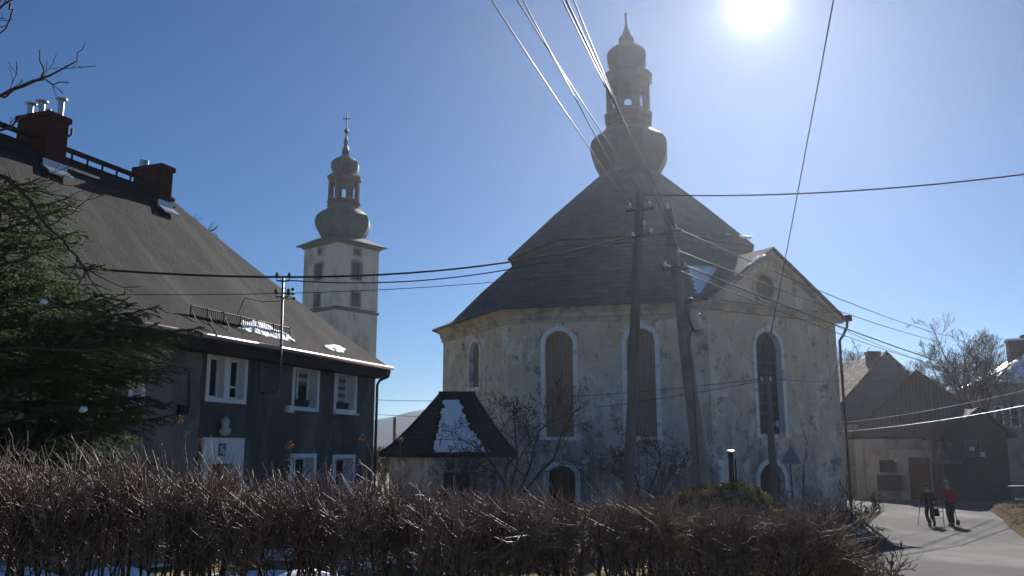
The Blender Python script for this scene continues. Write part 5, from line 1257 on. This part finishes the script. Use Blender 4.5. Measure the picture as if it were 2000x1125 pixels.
def person(base, H, turn, label, pose, coat, trous, hat, coat_len):
    s = H / 1.75; up_ = V((0, 0, 1)); fw = V((sin(turn), cos(turn), 0)); rt = V((fw.y, -fw.x, 0))
    def J(x, y, z, r): p = base + rt * (x * s) + fw * (y * s) + up_ * (z * s); return (p.x, p.y, p.z, r * s)
    t = thing('person', base, label, 'person')
    L = pose
    hx = L['hx']
    N = [J(hx, 0, .93, .13), J(hx * .8, .02, 1.12, .125), J(hx * .4, .05, 1.36, .13), J(0, .07, 1.48, .06), J(0, .10, 1.56, .058), J(0, .13, 1.66, .085), J(0, .13, 1.72, .06)]
    E = [(0, 1), (1, 2), (2, 3), (3, 4), (4, 5), (5, 6)]
    hands = []
    for k in (0, 1):
        sg_ = -1 if k == 0 else 1
        sh, el, wr = L['arm'][k]
        i = len(N); N += [J(sg_ * .17 + hx * .3, .05, 1.42, .065), J(*el, .05), J(*wr, .036)]
        E += [(2, i), (i, i + 1), (i + 1, i + 2)]
        d = V((wr[0] - el[0], wr[1] - el[1], wr[2] - el[2])).normalized(); w = V(wr)
        pm = w + d * .075; N.append(J(*pm, .034)); E.append((i + 2, i + 3)); pal = i + 3
        sdv = d.cross(V((0, 1, 0.2))).normalized()
        for f, (off, ln) in enumerate(((-.03, .075), (-.01, .085), (.011, .08), (.03, .062))):
            a = pm + d * .03 + sdv * off; b_ = a + (d * .8 + V((0, .45, 0))) * ln * .55; c_ = b_ + (d * .35 + V((0, .8, 0))) * ln * .5
            j = len(N); N += [J(*a, .0095), J(*b_, .0088), J(*c_, .0075)]; E += [(pal, j), (j, j + 1), (j + 1, j + 2)]
        a = w + d * .045 - sdv * .03; b_ = a + d * .03 - sdv * .03 + V((0, .02, 0)); j = len(N); N += [J(*a, .011), J(*b_, .009)]; E += [(i + 2, j), (j, j + 1)]
        hands.append(base + rt * (pm.x * s) + fw * (pm.y * s) + up_ * (pm.z * s))
    for k in (0, 1):
        hp, kn, an, toe = L['leg'][k]
        i = len(N); N += [J(*hp, .09), J(*kn, .062), J(*an, .045), J(*toe, .04)]; E += [(0, i), (i, i + 1), (i + 1, i + 2), (i + 2, i + 3)]
    skin_mesh('body', N, E, M['skin'], t)
    # jacket with sleeves
    C = [J(hx, 0, coat_len, .185), J(hx, 0, .98, .18), J(hx * .8, .02, 1.15, .17), J(hx * .4, .05, 1.36, .165), J(0, .08, 1.47, .085)]; CE = [(0, 1), (1, 2), (2, 3), (3, 4)]
    for k in (0, 1):
        sg_ = -1 if k == 0 else 1; sh, el, wr = L['arm'][k]; i = len(C); e1_ = V(el) * .15 + V(wr) * .85
        C += [J(sg_ * .18 + hx * .3, .05, 1.42, .085), J(*el, .072), J(*e1_, .055)]; CE += [(3, i), (i, i + 1), (i + 1, i + 2)]
    skin_mesh('jacket', C, CE, coat, t, 2)
    T = [J(hx, 0, .95, .145)]; TE = []
    for k in (0, 1):
        hp, kn, an, toe = L['leg'][k]; i = len(T); T += [J(*hp, .105), J(*kn, .082), J(an[0], an[1], an[2] + .03, .066)]; TE += [(0, i), (i, i + 1), (i + 1, i + 2)]
    skin_mesh('trousers', T, TE, trous, t)
    for k in (0, 1):
        hp, kn, an, toe = L['leg'][k]; skin_mesh('boot', [J(an[0], an[1] - .04, an[2] - .02, .055), J(an[0], an[1] - .02, an[2] + .08, .058), J(toe[0], toe[1], toe[2], .045)], [(0, 1), (0, 2)], M['leather'], t)
    # head: ears, nose, eyes, mouth, hair, hat
    hc = V(J(0, .13, 1.665, 0)[:3]); e = MB()
    hd_ = lambda x, y, z: hc + rt * (x * s) + fw * (y * s) + up_ * (z * s)
    def ball(m_, c, rx, ry, rz, n=10):
        m_.rings([[c + rt * (rx * s * sin(pi * j / 6) * cos(2 * pi * k / n)) + fw * (ry * s * sin(pi * j / 6) * sin(2 * pi * k / n)) + up_ * (rz * s * cos(pi * j / 6)) for k in range(n)] for j in range(7)])
    for sx_ in (-1, 1): ball(e, hd_(sx_ * .083, .0, -.01), .014, .026, .036)
    ball(e, hd_(0, .098, -.012), .014, .024, .026); e.build('face', M['skin'], t, smooth=True)
    f = MB(); [ball(f, hd_(sx_ * .032, .078, .02), .012, .008, .008) for sx_ in (-1, 1)]; f.build('eyes', M['black_iron'], t, smooth=True)
    f = MB(); ball(f, hd_(0, .083, -.055), .024, .006, .006); f.build('mouth', M['cloth_red'], t, smooth=True)
    f = MB(); ball(f, hd_(0, -.028, .0), .088, .078, .088); f.build('hair', M['hair'], t, smooth=True)
    f = MB(); f.rings([[hd_(.096 * k * cos(2 * pi * j / 14), .10 * k * sin(2 * pi * j / 14) - .005, z) for j in range(14)] for k, z in ((1.0, .012), (1.04, .03), (1.04, .055), (1.0, .09), (.82, .125), (.45, .148), (.05, .155))], True, True)
    f.rings([[hd_(.075 * cos(pi * j / 8), .085 + .075 * sin(pi * j / 8), z) for j in range(9)] for z in (.03, .042)], True, True) if pose.get('peak') else None
    f.build('cap', hat, t, smooth=True)
    return t, hands, (rt, fw, s)
pA = G(1824, 1028); pB = G(1851, 1027); pB.y = pA.y; pB.z = gz(pB.y)
legA = [((-.08, 0, .88), (-.09, .10, .47), (-.02, .02, .08), (-.03, .17, .035)), ((.10, 0, .88), (.13, .05, .47), (.15, -.08, .10), (.16, .09, .035))]
poseA = dict(hx=.02, arm=[((0, 0, 0), (-.27, .02, 1.16), (-.28, .17, .93)), ((0, 0, 0), (.26, -.02, 1.18), (.30, .14, 1.05))], leg=legA, peak=False)
poseB = dict(hx=.03, arm=[((0, 0, 0), (-.27, -.03, 1.16), (-.12, .16, 1.08)), ((0, 0, 0), (.29, -.02, 1.15), (.25, .12, .92))], leg=[((-.07, 0, .88), (-.05, .08, .47), (-.04, -.04, .09), (-.05, .13, .035)), ((.11, 0, .88), (.12, .10, .47), (.12, .08, .08), (.13, .24, .035))], peak=False)
a, hA_, bA = person(pA - V((.13, 0, 0)), 1.60, .05, 'person in a dark coat and dark cap walking with a stick', poseA, M['cloth_dark'], M['cloth_trouser'], M['cloth_dark'], .74)
b, hB_, bB = person(pB + V((.02, 0, 0)), 1.74, 0.02, 'person in a red jacket, dark trousers and grey cap, seen walking away', poseB, M['cloth_red'], M['cloth_trouser'], M['cloth_grey'], .86)
h = hA_[0]; ft = V((h.x - .10, h.y + .12, gz(h.y) + .0)); st_ = thing('walking_stick', ft, 'thin wooden walking stick held by the person in the dark coat', 'walking stick')
m = MB(); m.tube([ft, h + V((0, .02, .05))], [.012, .014], 7); m.build('shaft', M['stick_wood'], st_); m = MB(); m.tube([h + V((0, -.05, .05)), h + V((0, .02, .06)), h + V((0, .08, .04))], .016, 6); m.build('grip', M['leather'], st_)
h = hB_[1]; ft = V((h.x + .06, h.y - .1, gz(h.y) + .0)); st_ = thing('trekking_pole', ft, 'dark trekking pole with a broad basket held by the person in the red jacket', 'trekking pole')
m = MB(); m.tube([ft, h + V((0, .02, .08))], [.012, .015], 7); m.build('shaft', M['leather'], st_); m = MB(); m.lathe((ft.x, ft.y), [(.03, ft.z + .04), (.07, ft.z + .06), (.07, ft.z + .2), (.02, ft.z + .26)], 10); m.build('basket', M['cloth_dark'], st_)
hb = hA_[1] + V((.03, -.05, -.02)); bg = thing('handbag', V((hb.x, hb.y, hb.z - .5)), 'black handbag hanging between the two walkers', 'bag'); fx_ = Fr((hb.x, hb.y, 0), (1, 0, 0))
m = MB(); m.hexa([fx_.p(-.12, .05, hb.z - .52), fx_.p(.12, .05, hb.z - .52), fx_.p(.12, -.06, hb.z - .52), fx_.p(-.12, -.06, hb.z - .52), fx_.p(-.09, .03, hb.z - .2), fx_.p(.09, .03, hb.z - .2), fx_.p(.09, -.04, hb.z - .2), fx_.p(-.09, -.04, hb.z - .2)]); m.build('pouch', M['leather'], bg)
m = MB(); m.tube([fx_.p(-.07, 0, hb.z - .22), fx_.p(-.04, 0, hb.z - .02), fx_.p(0, 0, hb.z + .03), fx_.p(.04, 0, hb.z - .02), fx_.p(.07, 0, hb.z - .22)], .012, 5); m.build('strap', M['leather'], bg)
sx0 = (pA.x + pB.x) / 2 - .02; sy = pA.y + .35; z0 = gz(sy); sl = thing('crossbar_frame', (sx0, sy, z0), 'thin dark frame with crossbars standing upright between the two walkers', 'frame'); fx_ = Fr((sx0, sy, 0), (1, 0, 0))  # unidentified thing, built as a plain frame with crossbars
m = MB(); [m.tube([fx_.p(u, 0, z0), fx_.p(u, 0, z0 + .85)], .015, 6) for u in (-.26, .26)]; m.build('side_rail', M['leather'], sl)
m = MB(); [m.bar(fx_.p(-.26, 0, z0 + z), fx_.p(.26, 0, z0 + z), .03) for z in (.30, .54, .74)]; m.build('crossbar', M['leather'], sl)
# ================================================================== LIGHT, SKY, AIR, CAMERA
sd = ray(1475, 8).normalized(); EL = math.asin(sd.z); AZ = math.atan2(sd.x, sd.y)
W = bpy.data.worlds.new('World'); S.world = W; W.use_nodes = True
nt = W.node_tree; N = nt.nodes; L = nt.links; bg = N['Background']; out = N['World Output']
sky = N.new('ShaderNodeTexSky'); sky.sky_type = 'NISHITA'; sky.sun_disc = False; sky.sun_elevation = EL; sky.sun_rotation = AZ
sky.altitude = 700; sky.air_density = 1.0; sky.dust_density = SKY_DUST; sky.ozone_density = 2.5
tn = N.new('ShaderNodeMix'); tn.data_type = 'RGBA'; tn.blend_type = 'MULTIPLY'; tn.inputs[0].default_value = 1; tn.inputs[7].default_value = (*SKY_TINT, 1); L.new(sky.outputs[0], tn.inputs[6]); L.new(tn.outputs[2], bg.inputs['Color']); bg.inputs['Strength'].default_value = SKY
# the sun itself and the bright air right round it
tc = N.new('ShaderNodeTexCoord'); dt = N.new('ShaderNodeVectorMath'); dt.operation = 'DOT_PRODUCT'; dt.inputs[1].default_value = sd
nm = N.new('ShaderNodeVectorMath'); nm.operation = 'NORMALIZE'; L.new(tc.outputs['Generated'], nm.inputs[0]); L.new(nm.outputs[0], dt.inputs[0])
ac_ = N.new('ShaderNodeMath'); ac_.operation = 'ARCCOSINE'; L.new(dt.outputs['Value'], ac_.inputs[0])
def fall(w, amp, col):
    a = N.new('ShaderNodeMath'); a.operation = 'DIVIDE'; a.inputs[1].default_value = -rad(w); L.new(ac_.outputs[0], a.inputs[0])
    e = N.new('ShaderNodeMath'); e.operation = 'EXPONENT'; L.new(a.outputs[0], e.inputs[0])
    b = N.new('ShaderNodeBackground'); b.inputs['Color'].default_value = (*col, 1); m_ = N.new('ShaderNodeMath'); m_.operation = 'MULTIPLY'; m_.inputs[1].default_value = amp; L.new(e.outputs[0], m_.inputs[0]); L.new(m_.outputs[0], b.inputs['Strength']); return b
sh = bg
for w, amp, col in AUREOLE:
    ad = N.new('ShaderNodeAddShader'); L.new(sh.outputs[0], ad.inputs[0]); L.new(fall(w, amp, col).outputs[0], ad.inputs[1]); sh = ad
mr = N.new('ShaderNodeMapRange'); mr.interpolation_type = 'SMOOTHSTEP'; mr.inputs['From Min'].default_value = rad(1.75); mr.inputs['From Max'].default_value = rad(.9); mr.inputs['To Min'].default_value = 0; mr.inputs['To Max'].default_value = 3.0
L.new(ac_.outputs[0], mr.inputs['Value']); b = N.new('ShaderNodeBackground'); b.inputs['Color'].default_value = (1, .95, .88, 1); L.new(mr.outputs['Result'], b.inputs['Strength'])
ad = N.new('ShaderNodeAddShader'); L.new(sh.outputs[0], ad.inputs[0]); L.new(b.outputs[0], ad.inputs[1]); L.new(ad.outputs[0], out.inputs['Surface'])
sl_ = bpy.data.lights.new('sun', 'SUN'); sl_.energy = SUN; sl_.angle = rad(.5); sl_.color = (1, .955, .90)
so = bpy.data.objects.new('sun', sl_); COL.objects.link(so); so.rotation_euler = (-sd).to_track_quat('-Z', 'Y').to_euler()
# thin haze in the air, added also to imitate lens glare
if HAZE:
    m = MB(); fr = Fr((0, 0, 0), (1, 0, 0)); m.hexa([V((x, y, z)) for z in (-24, 46) for x, y in ((-1520, -420), (1520, -420), (1520, 1720), (-1520, 1720))])
    hm = bpy.data.materials.new('haze'); hm.use_nodes = True; n_ = hm.node_tree; n_.nodes.remove(n_.nodes['Principled BSDF'])
    pv = n_.nodes.new('ShaderNodeVolumePrincipled'); pv.inputs['Color'].default_value = (.80, .87, 1, 1); pv.inputs['Density'].default_value = HAZE; pv.inputs['Anisotropy'].default_value = ANISO
    n_.links.new(pv.outputs[0], n_.nodes['Material Output'].inputs['Volume'])
    hz = m.build('haze', hm); tag(hz, 'thin sunlit haze added to the village air as a glare veil', 'haze', kind='stuff')
cam = bpy.data.cameras.new('camera'); co = bpy.data.objects.new('camera', cam); COL.objects.link(co); co.location = CAM; co.rotation_euler = (pi / 2 + TH, 0, 0)
cam.sensor_width = 36; cam.lens = F / 2000 * 36; cam.clip_start = .05; cam.clip_end = 3000; S.camera = co
S.view_settings.view_transform = 'Standard'; S.view_settings.look = 'None'; S.view_settings.gamma = 1; S.view_settings.exposure = EXPO
S.cycles.max_bounces = 5; S.cycles.diffuse_bounces = 3; S.cycles.glossy_bounces = 2; S.cycles.transmission_bounces = 2; S.cycles.volume_bounces = 0; S.cycles.transparent_max_bounces = 8
S.cycles.use_denoising = True; S.cycles.caustics_reflective = False; S.cycles.caustics_refractive = False; S.cycles.sample_clamp_indirect = 4
